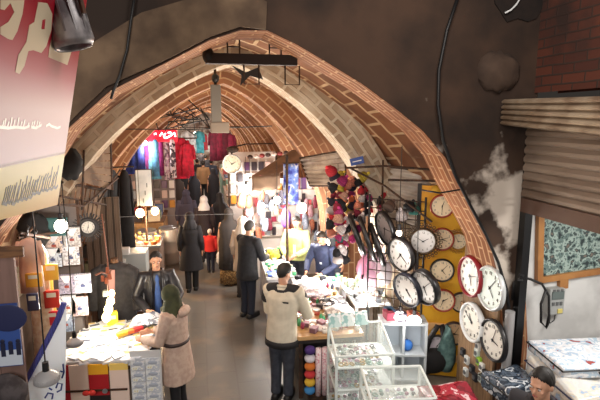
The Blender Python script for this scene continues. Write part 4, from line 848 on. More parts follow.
GL = [[(0, 0), (24, 0), (22, 14), (17, 31), (12, 40), (8, 39), (0, 34), (0, 27), (8, 22), (14, 12), (10, 3), (4, 10), (0, 9)],
      [(38, 2), (47, 3), (52, 14), (51, 30), (46, 46), (41, 53), (33, 50), (28, 51), (24, 66), (19, 74), (15, 72), (18, 55), (26, 42), (29, 25), (34, 22)],
      [(52, 36), (60, 38), (70, 47), (71, 52), (67, 65), (48, 57), (49, 49)]]
for q in GL: g = MB(); g.prism([onsign(x, y)+SN*.0005 for x, y in q], SN*.0012); g.build('letter', CRM, sg)
g = MB(); g.prism([onsign(x, y)+SN*.0016 for x, y in ((42, 20), (45, 19), (44, 29), (41, 29))], SN*.0006); g.build('letter_counter', mat('red_vinyl', (176, 30, 52), .4), sg)
WV = mat('white_vinyl', (236, 234, 232), .35); YT = mat('grey_lettering', (92, 88, 74), .5)
q = random.Random(4); g = MB()
def stroke(g, pts, w, off=.0005):
    q3 = [onsign(x, y)+SN*off for x, y in pts]
    for a, b in zip(q3, q3[1:]):
        d = (b-a).normalized(); s_ = d.cross(SN)*w; g.prism([a-s_-d*w*.5, a+s_-d*w*.5, b+s_+d*w*.5, b-s_+d*w*.5], SN*.001)
for x, h in ((2, 6), (4, 8), (7, 5), (10, 9), (13, 7), (17, 9), (20, 5), (23, 7), (27, 4), (31, 5), (33, 6), (36, 6), (38, 5)): stroke(g, [(x, 127), (x+1.5, 127-h)], .006)
stroke(g, [(0, 127), (8, 128), (16, 127), (24, 128), (29, 126)], .006); stroke(g, [(31, 127), (36, 128), (41, 125)], .006); g.build('lettering', WV, sg); g = MB(); stroke(g, [(46, 126), (49, 124), (51, 126), (57, 128), (60, 127)], .006)
for x, y in (): stroke(g, [(x, y), (x+1.4, y+1.6)], .006)
g.build('lettering', WV, sg)
g = MB(); x = 3.0                                              # two crowded lines of slanting dark script on the yellow band
for i in range(26):
    x = 2+2.1*i; yb_ = 206-.36*x+q.uniform(-2, 2); stroke(g, [(x, yb_), (x+2.2, yb_-6-q.random()*6), (x+4.2, yb_-13-q.random()*9)], .0052)
    if i % 2: stroke(g, [(x-1, yb_), (x+1.5, yb_+1), (x+3, yb_-1.5)], .007)
g.build('lettering', YT, sg)
g = MB(); [g.tube([sp_(y, 4.45), sp_(y, 4.45)+V((-.35, 0, .5))], .015, 6) for y in (1.3, 2.8)]; g.build('hanger', RUST, sg)
# spotlight in front of the sign's top
p = at(66, 20, 2.55); t = thing('spotlight', 'grey metal spotlight hanging in front of the top of the red sign', 'lamp', p); t.rotation_euler = (.1, math.radians(-12), math.radians(-30))
g = MB(); g.lathe([(0, .16), (.06, .16), (.085, .1), (.1, -.1), (.085, -.13), (.075, -.12), (.07, -.02), (0, -.02)], n=20); g.build('housing', mat('scuffed_grey_metal', (168, 166, 168), .4, .3, rgb2=(112, 110, 114), scale=10), t, True)
g = MB(); [g.box((math.cos(a)*.092, math.sin(a)*.092, .03), (.012, .01, .2), Euler((0, 0, a)).to_matrix()) for a in [i*PI/6 for i in range(12)]]; g.build('cooling_fin', mat('grey_fin', (134, 132, 134), .4, .5), t)
g = MB(); g.tube([V((-.11, 0, 0)), V((-.12, 0, .2)), V((0, 0, .3)), V((.12, 0, .2)), V((.11, 0, 0))], .012, 6); g.tube([V((0, 0, .3)), V((0, 0, .75))], .014, 8); g.build('bracket', RUST, t)
# left wall: brown plank shop front, poster, clothes
pd = thing('plank_shutter', 'closed shutter of pinkish brown vertical planks at the left edge', 'shutter', (-1.72, 4.33, 0)); 
for i in range(3): MB().box((-.33+.19*i, 0, 1.2), (.186, .04, 2.4)).build('plank', mat('pink_brown_plank_%d' % i, (140-5*i, 112-5*i, 102-4*i), .7, rgb2=(118, 92, 84), scale=2, stretch=(6, 1, 1)), pd)
MB().box((.0-.08, -.03, 2.36), (.62, .03, .09)).build('lintel', WOOD, pd)
c = at(10, 335, 4.28); t = thing('poster', 'poster of figures on snow under a blue sky on the plank shutter', 'poster', c); hh = at(10, 366, 4.28).z-c.z; w_ = .36
MB().box((-.1, 0, 0), (w_, .012, -2*hh)).build('sheet', pattern('poster_sky', 'bands', [(50, 80, 150), (90, 120, 180), (44, 66, 130)], .6, .5, 4), t)
MB().box((-.1, -.008, hh*.72), (w_, .004, -hh*.5)).build('snow', mat('print_snow', (196, 206, 220), .5), t)
g = MB()
for i, (x, s) in enumerate(((-.14, 1), (-.06, 1.2), (.0, .9), (.06, 1.1))): g.box((x, -.012, hh*.45), (.035, .004, .1*s)); g.ell((x, -.012, hh*.45+.065*s), (.018, .003, .02))
g.build('figures', mat('print_navy', (30, 34, 60), .5), t); MB().ell((.0, -.01, -hh*.55), (.15, .004, .12), None, 16, 10).build('dark_cloud', mat('print_dark', (34, 40, 80), .5), t)
for i, (x, y, c_, nm) in enumerate(((8, 382, (56, 50, 52), 'dark grey'), (16, 393, (78, 70, 66), 'brown-grey'))):
    p = at(x, y, 4.2); t = thing('sack', '%s sack hanging under the snow poster' % nm, 'sack', p-V((.05*i+.02, 0, .1))); g = MB(); g.loft([ring(V((0, 0, z)), .16*k, .1*k, 18, .06, 5, z*9) for z, k in ((-.2, .6), (-.1, 1), (.05, 1), (.14, .6), (.17, .25))]); g.build('cloth', mat('sack_%d' % i, c_, .9, rgb2=tuple(v+24 for v in c_), scale=12), t, True)
def garment(name, label, p, w, l, m, rz=0, sleeves=True, cat='garment', group=None, fold=.012, th=.05, flare=1.1, hanger=True, hem=None):
    t = thing(name, label, cat, p, rz, group); g = MB(); n = 24; k = R.uniform(0, 6)
    rows = []
    for z, f_ in ((0, .25), (-.03*l, .62), (-.1*l, 1), (-.3*l, .92), (-.6*l, .95*flare), (-l, 1.0*flare)):
        rows.append([V((w/2*f_*math.cos(2*PI*j/n), th*(.7+.5*(-z/l))*math.sin(2*PI*j/n)+fold*math.sin(3*j+k)*(-z/l), z)) for j in range(n)])
    g.loft(rows); g.build('body', m, t, True)
    if sleeves:
        for s in (-1, 1): MB().tube([V((s*w*.42, 0, -.06*l)), V((s*w*.56, -.01, -.25*l)), V((s*w*.6, -.02, -.5*l))], [w*.13, w*.12, w*.1], 10).build('sleeve', m, t, True)
    if hanger: MB().tube([V((-w*.3, 0, -.03)), V((0, 0, .03)), V((0, 0, .08)), V((.02, 0, .11)), V((.0, 0, .13))], .007, 6).build('hanger', BLACK, t, True)
    if hem: MB().loft([[V((w/2*flare*1.02*math.cos(2*PI*j/n), th*1.25*math.sin(2*PI*j/n)+fold*math.sin(3*j+k), -l-.001+dz)) for j in range(n)] for dz in (0, .06*l)]).build('hem', hem, t, True)
    return t
rail = tag(MB().cyl(at(20, 233, 4.85), at(50, 238, 5.3), .014, None, 8).build('clothes_rail', RUST), 'dark rail over the hanging clothes at the left', 'rail')
for i, (x, y0, y1, w, c_, c2, lb) in enumerate(((28, 238, 292, .2, (240, 208, 188), (224, 180, 160), 'long peach garment hanging at the left beside the planks'), (36, 242, 360, .2, (240, 214, 178), (226, 186, 146), 'cream garment with small red print hanging at the left'), (43, 262, 345, .17, (240, 196, 90), (220, 168, 60), 'mustard yellow robe hanging left of the packed shirts'))):
    p = at(x, y0, 4.8+.02*(x-22)); l = p.z-at(x, y1, 4.8+.02*(x-22)).z; garment('garment', lb, p, w*1.0, l, mat('hung_cloth_%d' % i, c_, .85, rgb2=c2, scale=18 if i == 1 else 6), 0, i == 0)
for i, (x, y, w, h, c_, lb) in enumerate(((34, 280, .17, .16, (238, 170, 60), 'orange packet pinned on the hanging clothes'), (33, 302, .12, .2, (62, 64, 90), 'dark blue packet below the orange packet'), (51, 272, .16, .2, (230, 184, 70), 'yellow packet left of the shirt packets'), (52, 299, .17, .22, (206, 60, 44), 'red and orange packet below the yellow packet'), (53, 318, .14, .18, (214, 46, 50), 'red packet at the head of the white banner'))):
    p = at(x, y, 4.5+.018*(x-22)); w, h = w*.85, h*.85; t = thing('hanging_packet', lb, 'packet', p); MB().box((0, 0, 0), (w, .03, h)).bev(.01).build('wrapper', col(c_, .35), t); MB().box((0, -.017, h*.25), (w*.6, .004, h*.25)).build('card', col((236, 226, 200)), t)
# packed shirts on the rack
rk = thing('display_rack', 'rack of packed printed shirts on the left stall', 'rack', (-1.77, 6.15, 0)); MB().box((0, .02, 1.5), (.56, .03, 1.9)).build('back_board', mat('grey_board', (120, 112, 108), .8), rk)
for x in (-.28, .28): MB().box((x, 0, 1.25), (.03, .04, 2.5)).build('post', RUST, rk)
SH = [(54, 243, (224, 206, 196), 'cream shirt packet with a red dot'), (53, 257, (206, 214, 224), 'pale blue shirt packet'), (72, 237, (214, 212, 210), 'grey-white shirt packet'), (71, 255, (222, 222, 226), 'white shirt packet with a dark sketch'), (67, 284, (176, 170, 190), 'grey checked shirt packet'), (83, 283, (206, 210, 224), 'pale shirt packet with a blue badge'), (68, 305, (220, 222, 226), 'white shirt packet with a black bow'), (80, 306, (214, 190, 190), 'pinkish shirt packet'), (66, 322, (160, 176, 200), 'blue striped shirt packet')]
for i, (x, y, c_, nm) in enumerate(SH):
    p = at(x, y, 6.08); t = thing('shirt_packet', nm+' on the left stall rack', 'packet', p, 0, 'shirt packets on the left rack'); MB().box((0, 0, 0), (.19, .03, .25)).bev(.008).build('wrapper', pattern('shirt_%d' % i, 'noise', [c_, tuple(int(v*.8) for v in c_), c_, (110, 114, 140)], 16, .25), t)
    MB().prism([(-.07, -.017, .11), (.07, -.017, .11), (.02, -.017, .02), (-.02, -.017, .02)], (0, -.006, 0)).build('collar', col((236, 236, 240)), t.children[0]); MB().box((0, -.018, -.03), (.05, .006, .03)).build('badge', col((70, 80, 120) if i % 2 else (150, 70, 60)), t.children[0])
globe('glaring white bulb above the packed shirts on the left', at(61, 226, 5.3), .065, 0, .5, 22)
p = at(88, 227, 6.2); clock('dark sunburst clock with a white centre on the slatted wall at the left', p, .125, math.radians(14), mat('sunburst_black', (34, 30, 30), .5), FW_, 0, .04, .38, (10, 200), style='rays')
bpan = MB().box((0, 0, 1.15), (.5, .04, 2.3)).build('slatted_screen', pattern('slat_wood', 'wave', [(120, 102, 88), (96, 80, 68), (134, 116, 100), (70, 58, 50)], 3, .8, 1.0)); tag(bpan, 'grey-brown slatted panel behind the sunburst clock', 'panel'); bpan.location = (-1.5, 7.6, 0)
# slatted awnings and props between sign and vault
def slats(label, quad, n, m):
    a, b, c, d = [V(p) for p in quad]; o = (a+b+c+d)/4; t = thing('slatted_awning', label, 'awning', o); g = MB()
    for i in range(n):
        u0, u1 = i/n, (i+.72)/n; g.prism([a.lerp(b, u0)-o, a.lerp(b, u1)-o, d.lerp(c, u1)-o, d.lerp(c, u0)-o], (0, 0, .02))
    g.build('slats', m, t); g = MB(); [g.cyl(p-o, q_-o, .02, None, 8) for p, q_ in ((a, b), (d, c))]; g.build('batten', RUST, t); return t
SLW = mat('weathered_slats', (122, 100, 80), .85, rgb2=(88, 70, 56), scale=5); 
slats('weathered slatted awning slanting up to the left under the vault', (at(66, 178, 6.0), at(64, 150, 6.0), at(110, 138, 7.2), at(112, 190, 7.2)), 7, SLW)
slats('lower weathered slatted awning behind the red sign, above the bulb', (at(56, 222, 6.2), at(100, 222, 7.2), at(104, 190, 7.2), at(62, 182, 6.2)), 9, SLW)
g = MB()
for q_ in (((58, 205, 5.6), (84, 206, 6.2), (118, 178, 7.4)), ((18, 238, 5.3), (60, 232, 5.9), (104, 222, 6.9)), ((20, 244, 5.3), (34, 226, 5.5), (32, 212, 5.6)), ((84, 150, 6.2), (82, 210, 6.2)), ((60, 196, 5.8), (106, 205, 6.8)), ((96, 205, 6.8), (120, 170, 7.6)), ((72, 222, 6.4), (72, 290, 6.4))): g.tube([at(x, y, Y) for x, y, Y in q_], .013, 6)
tag(g.build('awning_frame', RUST), 'tangle of rusty poles holding the slatted awnings on the left', 'frame')  # pole frame that carries the slatted awnings
for i, (x, y, s, lb) in enumerate(((70, 164, .12, 'black bundle tucked under the slatted awning beside the sign'), (34, 232, .15, 'dark bundle under the corner of the red sign'))):
    g = MB(); g.ell((0, 0, 0), (s*1.1, s, s*1.5), None, 16, 12); [setattr(v, 'co', v.co*(1+R.uniform(-.12, .12))) for v in g.bm.verts]; tag(g.build('hanging_bundle', mat('black_bundle_%d' % i, (24, 24, 26), .9), None, True), lb, 'bundle').location = at(x, y, 5.9)
p = at(49, 228, 5.9); tag(sheet('tarp', 'teal tarpaulin scrap beside the glaring bulb', (p+V((-.12, 0, -.1)), p+V((.16, .1, -.12)), p+V((.18, .1, .1)), p+V((-.1, 0, .12))), mat('teal_tarp', (40, 84, 84), .7))[0], 'teal tarpaulin scrap beside the glaring bulb', 'tarp')
# white banner with a blue rope edge
g = MB(); Pb_ = [at(66, 300, 4.6), at(65, 402, 4.6), at(16, 408, 4.55), at(20, 396, 4.55), at(58, 318, 4.6)]
bn = thing('banner', 'white cloth banner with a blue rope edge and blue handwriting at the lower left', 'banner', Pb_[0]); o = V(Pb_[0]); g.prism([p-o for p in Pb_]+[V((-.5, 0, -1.6))] if 0 else [p-o for p in Pb_], (0, .012, 0)); g.build('cloth', translucent('white_canvas', (232, 238, 244), .55), bn)
MB().tube([at(x, y, 4.58)-o for x, y in ((64, 303), (58, 319), (46, 343), (33, 368), (20, 394), (14, 406))], .026, 8).build('rope_edge', pattern('blue_rope', 'wave', [(60, 64, 140), (96, 100, 170), (50, 52, 120)], 14, .8, .5), bn, True)
g = MB()
for q_ in (((45, 398), (48, 393), (53, 394), (52, 399)), ((49, 388), (52, 390)), ((56, 388), (58, 383), (62, 384), (61, 390), (57, 392)), ((62, 378), (64, 372), (63, 364)), ((60, 371), (63, 372)), ((45, 404), (50, 401))): g.tube([at(x, y, 4.58)-o for x, y in q_], .008, 6)
g.build('handwriting', mat('blue_ink', (40, 60, 130), .6), bn)
# striped stall table
TB = thing('stall_table', 'stall table hung with red, cream and yellow panels, heaped with white packets, at lower left', 'table', (-1.12, 5.75, 0), math.radians(-7))
MB().box((0, .05, .78), (.92, 1.05, .04)).build('tabletop', WHITE, TB); legs4(TB, .88, 1.0, .76, .025, RUST, 0, .05)
PN = [(-.36, .08, [((176, 32, 40), 1)]), (-.22, .2, [((234, 212, 196), 1)]), (-.01, .21, [((240, 176, 40), .22), ((178, 30, 38), .48), ((36, 28, 28), .3)]), (.21, .2, [((240, 206, 110), .14), ((236, 212, 198), .86)])]
for x, w, bands in PN:
    z = .8
    for c_, f_ in bands: MB().box((x, -.5, z-.26*f_), (w, .02, .52*f_)).build('front_panel', col(c_, .6), TB); z -= .52*f_
MB().box((-.08, -.515, .5), (.75, .012, .022)).build('rail', RUST, TB); MB().box((-.08, -.5, .27), (.78, .03, .03)).build('rail', WOOD, TB)
bow = thing('bow', 'small red bow on the lower rail of the striped table', 'bow', at(89, 393, 5.16)); MB().ell((-.03, 0, 0), (.04, .02, .03)).ell((.03, 0, 0), (.04, .02, .03)).build('loops', col((206, 50, 40)), bow, True); MB().ell((0, -.01, 0), .018).build('knot', col((206, 50, 40)), bow, True)
sp2 = thing('logo_plate', 'small dark plate with a round silver emblem on the black stripe of the table front', 'plate', at(105, 391, 5.18)); MB().cyl((0, 0, 0), (0, -.008, 0), .028, None, 16).build('emblem', STEEL, sp2)
# white packets heaped on it
WP = [((236, 236, 240), 'white'), ((220, 224, 230), 'pale grey'), ((206, 212, 222), 'pale blue'), ((230, 224, 214), 'off-white'), ((120, 124, 134), 'grey')]
wm = []
for i, (c_, nm) in enumerate(WP):
    t = thing('sock_packet', '', 'packet'); MB().box((0, 0, .012), (.13, .19, .024)).bev(.008).build('wrapper', col(c_, .3), t); MB().box((0, .06, .025), (.1, .04, .004)).build('card_header', col((70, 76, 90) if i % 2 else (226, 200, 120), .5), t); wm.append([t, '%s flat packet' % nm, 0])
tk = []; M4 = Matrix.Translation((-1.12, 5.75, 0)) @ Matrix.Rotation(math.radians(-7), 4, 'Z')
def heap(i):
    x, y = -.4+.115*(i % 8)+R.uniform(-.02, .02), -.4+.15*((i//8) % 7)+R.uniform(-.02, .02); return M4 @ V((x, y, .802+.027*(i//56)+.012*(i % 2))), R.uniform(-.7, .7)
wm[4][2] = 1
scatter([wm[0], wm[1], wm[0], wm[2], wm[3], wm[0]], 100, heap, 'heaped on the striped stall table', 'packets on the striped table'); bpy.data.objects.remove(wm[4][0].children[0]); bpy.data.objects.remove(wm[4][0].children[0]); bpy.data.objects.remove(wm[4][0])
# printed packet sheets hanging over the right end
for r_ in range(4):
    for c2 in range(2):
        p = M4 @ V((.42+.155*c2, -.5+.02*c2, .78-.135*r_)); p.z += .0; t = thing('printed_packet', 'grey-printed packet hanging at the right end of the striped table, %s row, %s' % (('top', 'second', 'third', 'lowest')[r_], ('left', 'right')[c2]), 'packet', p, math.radians(-4), 'printed packets at the table end')
        MB().box((0, 0, 0), (.15, .015, .128)).build('sheet', pattern('packet_print_%d' % (r_*2+c2), 'noise', [(238, 240, 240), (226, 228, 230), (196, 202, 212), (234, 236, 230), (224, 218, 180)], 9, .25), t)
        MB().ell((0, -.006, .01), (.055, .008, .025), None, 14, 8).build('picture', col((168, 176, 190)), t)
fr = MB(); fr.box((.5, -.475, .62), (.34, .01, .62)); o_ = fr.build('packet_board', col((206, 206, 206))); o_.matrix_world = M4; tag(o_, 'pale board carrying the printed packets at the right end of the striped table', 'board')
t = thing('umbrella_packet', 'red, yellow and black packet lying on the white packets under the lamp', 'packet', M4 @ V((.2, .12, .9)), .5); 
for x, w, c_ in ((-.12, .12, (236, 190, 60)), (-.02, .08, (220, 110, 50)), (.08, .12, (160, 36, 40)), (.16, .05, (40, 32, 34))): MB().box((x, 0, 0), (w, .07, .045)).build('stripe', col(c_, .5), t)
p = M4 @ V((-.02, .5, .95)); t = thing('carton', 'bright yellow carton behind the flaring lamp on the striped table', 'box', p-V((.12, 0, .11)), .3); MB().box((0, 0, .08), (.13, .07, .17)).build('body', col((244, 206, 60)), t); MB().box((0, -.036, .1), (.08, .004, .05)).build('label_card', col((250, 240, 200)), t)
# flaring lamp cluster
p = at(108, 303, 5.9); t = thing('lamp_cluster', 'tall cluster of glaring warm bulbs hanging over the striped stall table', 'lamp', p)
for i, (x, z, r) in enumerate(((.05, .12, .035), (.03, .02, .045), (.0, -.08, .05), (-.03, -.18, .05), (.01, -.0, .03))): MB().ell((x, 0, z), (r, r, r*1.25), None, 14, 9).build('bulb', mat('flaring_bulb_%d' % i, (255, 226, 160), .3, emit=16), t, True)
for i, (x, z) in enumerate(((.0, .25), (.04, .3), (-.04, .28), (.02, .38))): MB().cyl((x, 0, z), (x, 0, z+.07), .024, .018, 12).build('socket', mat('copper_socket_%d' % i, (150, 84, 60), .4, .5), t)
MB().cyl((-.02, -.02, .1), (-.02, -.02, .17), .034, .028, 12).build('shade', mat('dim_bulb', (150, 150, 130), .3), t)
g = MB(); g.tube([V((0, 0, .1)), V((.01, 0, .3)), V((.03, 0, .5)), V((0, 0, 1.1))], .008, 6); g.tube([V((-.12, 0, .36)), V((-.05, 0, .39)), V((.04, 0, .36)), V((.06, 0, .42))], .011, 6); g.build('cord', mat('copper_cord', (120, 74, 56), .5), t, True)
light('POINT', p+V((0, -.08, -.02)), 36, (255, 246, 232), .1)
# jacket on a mannequin
t = thing('mannequin', 'headless mannequin torso wearing a dark grey jacket behind the flaring lamp', 'mannequin', (-1.22, 6.75, 0), math.radians(-8))
g = MB(); g.loft([ring(V((0, 0, z)), a, b, 22, .01, 5, z*7) for z, a, b in ((.72, .27, .17), (.95, .255, .16), (1.2, .25, .16), (1.38, .26, .15), (1.46, .2, .12), (1.52, .09, .08))])
for s in (-1, 1): g.tube([V((s*.15, 0, 1.42)), V((s*.25, 0, 1.38)), V((s*.3, -.02, 1.15)), V((s*.31, -.05, .85))], [.09, .085, .075, .065], 14)
remesh(g, 'jacket', mat('dark_grey_suiting', (58, 55, 56), .85, rgb2=(48, 46, 47), scale=20), .014, t)
MB().prism([(-.05, -.16, 1.46), (.05, -.16, 1.46), (.03, -.175, 1.0), (-.03, -.175, 1.0)], (0, .02, 0)).build('lining', mat('pink_lining', (190, 140, 130), .7), t); MB().cyl((0, 0, 0), (0, 0, .75), .03, None, 10).build('stand', RUST, t); MB().cyl((0, 0, 0), (0, 0, .03), .2, None, 20).build('base', RUST, t); MB().cyl((0, 0, 1.5), (0, 0, 1.58), .055, .05, 14).build('neck_cap', WOOD, t)
# grey machine and shelf behind
t = thing('cabinet', 'pale grey metal cabinet with dark slots behind the leather-jacket man', 'cabinet', (-1.2, 8.3, 0)); MB().box((0, .1, .62), (.46, .42, 1.24)).bev(.015).build('body', mat('pale_grey_enamel', (170, 176, 176), .45), t); [MB().box((-.1, -.115, z), (.2, .02, .05)).build('slot', BLACK, t) for z in (1.0, .86)]; MB().box((-.13, -.05, 1.28), (.18, .16, .1)).build('top_tray', WHITE, t)
MB().box((-.14, -.13, 1.13), (.08, .04, .06)).build('handle', WHITE, t)
t = thing('shelf_unit', 'dark shelf unit with boxes beside the pale grey cabinet', 'shelf', (-1.72, 8.2, 0)); [MB().box((x, .1, .75), (.03, .3, 1.5)).build('upright', WOOD, t) for x in (-.26, .26)]; [MB().box((0, .1, z), (.52, .3, .025)).build('shelf_board', WOOD, t) for z in (.3, .6, .9, 1.2, 1.48)]
for i, (x, z, c_, nm) in enumerate(((-1.85, .915, (150, 150, 120), 'olive grey'), (-1.62, .915, (40, 38, 40), 'black'), (-1.84, 1.215, (60, 54, 52), 'dark brown'), (-1.6, 1.215, (130, 120, 104), 'tan'), (-1.72, .615, (90, 96, 104), 'slate'))): tag(MB().box((0, 0, .1), (.19, .2, .2)).build('carton', col(c_)), '%s carton on the dark shelf unit beside the grey cabinet' % nm, 'box', 'cartons on the dark shelf unit').location = (x, 8.28, z)
tag(MB().box((0, 0, .15), (.34, .3, .3)).bev(.02).build('carton', pattern('blue_white_carton', 'noise', [(200, 206, 220), (120, 130, 170), (226, 226, 232)], 9)), 'blue-white printed carton under the left arm of the leather-jacket man', 'box').location = (-1.12, 7.3, .62)
tag(MB().box((0, 0, .31), (.4, .34, .62)).build('crate', WOOD), 'brown crate under the blue-white printed carton', 'box').location = (-1.12, 7.3, 0)
# long coats hanging over the left stall
lr = tag(MB().cyl((-1.85, 8.9, 2.62), (-1.2, 9.1, 2.62), .014, None, 8).build('clothes_rail', RUST), 'rail carrying the long dark robes on the left', 'rail')
for i, (x, c_, w, lb) in enumerate(((103, (96, 100, 104), .17, 'long grey robe hanging on the left, first of three'), (113, (74, 80, 86), .17, 'long blue-grey robe hanging on the left, middle of three'), (124, (28, 26, 28), .2, 'long black robe hanging beside the white board'))):
    p = at(x, 170, 9.0); garment('robe', lb, p, w, 1.65, mat('robe_cloth_%d' % i, c_, .85, rgb2=tuple(int(v*.8) for v in c_), scale=9), .2, True, fold=.03, th=.08, flare=1.25)
# white board, food stall, drums
p = at(144, 188, 10.2); t = thing('notice_board', 'upright white notice board with faint marks on the left stall', 'board', (p.x, 10.2, p.z-.36)); MB().box((0, 0, .36), (.3, .03, .74)).build('sheet', mat('board_white', (228, 234, 236), .5, rgb2=(206, 216, 220), scale=4), t); MB().box((0, .02, .36), (.33, .02, .77)).build('frame', RUST, t); g = MB(); [g.box((-.02+.04*i, -.018, .1+.16*(i % 3)), (.02, .004, .09)) for i in range(3)]; g.build('marks', col((120, 136, 140)), t); MB().cyl((0, .03, -.0), (0, .03, -p.z+.36), .02, None, 8).build('post', RUST, t)
t = thing('stall_counter', 'food counter with warm lamps beyond the grey cabinet on the left', 'counter', (-1.3, 10.4, 0)); MB().box((0, 0, .45), (.8, 1.1, .9)).build('body', mat('counter_panel', (150, 130, 116), .6), t); MB().box((0, 0, .92), (.86, 1.16, .04)).build('top', STEEL, t)
FD = [[proto_jar((230, 190, 110), ''), 'amber jar', 0], [proto_box((214, 120, 60), ''), 'orange box', 0], [proto_pack((236, 220, 190), ''), 'cream packet', 0], [proto_bottle((206, 160, 120), ''), 'tan bottle', 0]]
tk = []; scatter(FD, 26, lambda i: tpt(-1.3, 10.4, 0, .74, 1.0, .942, tk, .11), 'on the warm-lit food counter', 'goods on the food counter')
globe('glaring warm bulb left over the food counter', at(140, 213, 10.0), .085, 1, .8, 55); globe('glaring warm bulb right over the food counter', at(155, 211, 10.3), .08, 1, .8, 55)
for i, (x, y, lb) in enumerate(((-.85, 11.75, 'tall silver drum standing at the edge of the lane'), (-1.32, 11.55, 'silver drum half hidden behind the food counter'))):
    t = thing('drum', lb, 'drum', (x, y, 0)); MB().lathe([(0, 0), (.23, 0), (.24, .05), (.24, .28), (.248, .3), (.24, .32), (.24, .56), (.248, .58), (.24, .6), (.24, .84), (.225, .87), (0, .88)], n=28).build('barrel', mat('drum_metal_%d' % i, (196, 192, 186), .4, .4), t, True); MB().cyl((0, 0, .87), (0, 0, .9), .22, None, 24).build('lid', STEEL, t)
# ---- people at the left stall
m = person('person', 'young man in a black leather jacket over a blue shirt', (-.66, 6.62, 0), math.radians(8), 1.69, .06, arms={1: ((.3, -.12, 1.12), (.16, -.4, 1.0)), -1: ((-.29, -.06, 1.12), (-.14, -.36, 1.0))}, trousers=col((44, 48, 60)), top=mat('black_leather', (34, 34, 38), .35, rgb2=(44, 44, 48), scale=9), topw=1.1, head=(.0, .16), vox=.009)
g = MB(); g.loft([[V((w*math.cos(PI+PI*j/10), -.06-d*math.sin(PI*j/10), z)) for j in range(11)] for z, w, d in ((.84, .07, .105), (1.05, .075, .105), (1.25, .075, .115), (1.38, .06, .115), (1.44, .045, .085))]); g.build('shirt_front', mat('blue_shirt', (62, 92, 150), .8, rgb2=(52, 80, 136), scale=14), m, True)
for s in (-1, 1): MB().tube([V((s*.06, -.11, 1.47)), V((s*.08, -.17, 1.36)), V((s*.085, -.185, 1.2)), V((s*.08, -.175, .95))], [.016, .026, .016, .012], 8).build('lapel', bpy.data.materials['black_leather'], m, True)
m = person('person', 'woman in a beige quilted coat and olive headscarf standing at the striped stall', (-.35, 5.42, 0), math.radians(-112), 1.57, .08, arms={-1: ((-.26, -.1, 1.1), (-.14, -.42, 1.06)), 1: ((.25, -.12, 1.1), (.12, -.42, 1.06))}, stance=.08, trousers=col((26, 26, 30)), top=mat('beige_quilted_coat', (192, 168, 152), .75, rgb2=(178, 152, 138), scale=16, bump=.25), topz=.52, topw=1.2, flare=1.22, female=True, scarf=mat('olive_scarf', (62, 66, 40), .85, rgb2=(48, 52, 32), scale=12), head=(0, .25), vox=.009, build=1.05)
g = MB(); g.loft([ring(V((0, -.012, z)), .212, .168, 28) for z in (1.02, 1.06)]); g.build('belt', mat('dark_brown_belt', (58, 44, 40), .5), m, True)
MB().ell((0, .12, 1.44), (.13, .06, .07), None, 16, 10).build('hood', bpy.data.materials['beige_quilted_coat'], m, True)
cl = MB(); cl.grid(lambda u, v: V(((u-.5)*.4, (v-.5)*.3, .03+.1*math.sin(PI*u)*math.sin(PI*v)+.02*math.sin(11*u)*math.cos(9*v))), 16, 14); tag(cl.build('bundle', pattern('white_bundle_print', 'noise', [(236, 238, 242), (214, 218, 226), (120, 126, 140), (230, 232, 236)], 7, .4), None, True, .03), 'crumpled white bundle in front of the leather-jacket man', 'bundle').location = M4 @ V((.33, .42, .86))
# ================================================================ THE LANE: shoppers, far stalls, vault fittings
CH = mat('black_chador_cloth', (26, 25, 29), .85, rgb2=(34, 33, 38), scale=6)
person('person', 'woman in a long black coat and hood walking away, beside the child', (-.27, 9.65, 0), math.radians(176), 1.62, .02, stance=.07, stride=.06, trousers=col((20, 20, 24)), top=mat('black_long_coat', (30, 29, 33), .85), topz=.5, flare=1.3, topw=1.15, female=True, scarf=CH, vox=.012, face=False)
person('person', 'small child in a red jacket and pale hat', (.13, 10.8, 0), math.radians(170), 1.02, 0, stance=.08, trousers=col((30, 34, 54)), top=mat('red_child_jacket', (204, 44, 44), .8), topw=1.2, hair=mat('pale_knit_hat', (206, 200, 200), .9), vox=.012, face=False, shoes=col((40, 36, 36)))
t = thing('shopping_bag', 'white plastic bag carried beside the red-jacketed child', 'bag', (.36, 10.6, .42)); g = MB(); g.loft([ring(V((0, 0, z)), .11*k, .07*k, 16, .08, 5) for z, k in ((-.2, .5), (-.12, 1), (.05, .9), (.14, .3))]); g.build('film', mat('white_film', (214, 216, 220), .4), t, True); MB().tube([V((-.03, 0, .13)), V((0, 0, .26)), V((.03, 0, .13))], .01, 6).build('handle', WHITE, t)
m = person('person', 'woman in a dark brown chador with a patterned skirt hem', (.52, 9.9, 0), math.radians(186), 1.64, .03, chador=(mat('brown_black_chador', (44, 36, 32), .85, rgb2=(36, 30, 28), scale=6), .3), skirt=(pattern('skirt_print', 'noise', [(150, 116, 70), (110, 80, 50), (186, 150, 96), (80, 60, 44)], 16), .06, .27), female=True, vox=.014, face=False)
person('person', 'woman in a black chador ahead of the brown-robed woman', (.42, 12.0, 0), math.radians(180), 1.66, .02, chador=(CH,), female=True, vox=.016, face=False)
person('person', 'woman in black with a white headscarf walking down the middle of the lane', (.02, 11.7, 0), math.radians(180), 1.62, .02, stance=.07, trousers=col((24, 22, 26)), top=mat('dark_plum_coat', (40, 30, 34), .85), topz=.4, flare=1.25, topw=1.1, female=True, scarf=mat('white_scarf', (206, 204, 206), .85), vox=.014, face=False)
person('person', 'person in a grey-purple hooded coat left of the white headscarf', (-.42, 12.6, 0), math.radians(178), 1.66, .03, stance=.08, trousers=col((36, 34, 44)), top=mat('purple_grey_coat', (66, 62, 80), .85), topz=.6, topw=1.2, scarf=mat('purple_grey_hood', (60, 56, 74), .85), vox=.014, face=False)
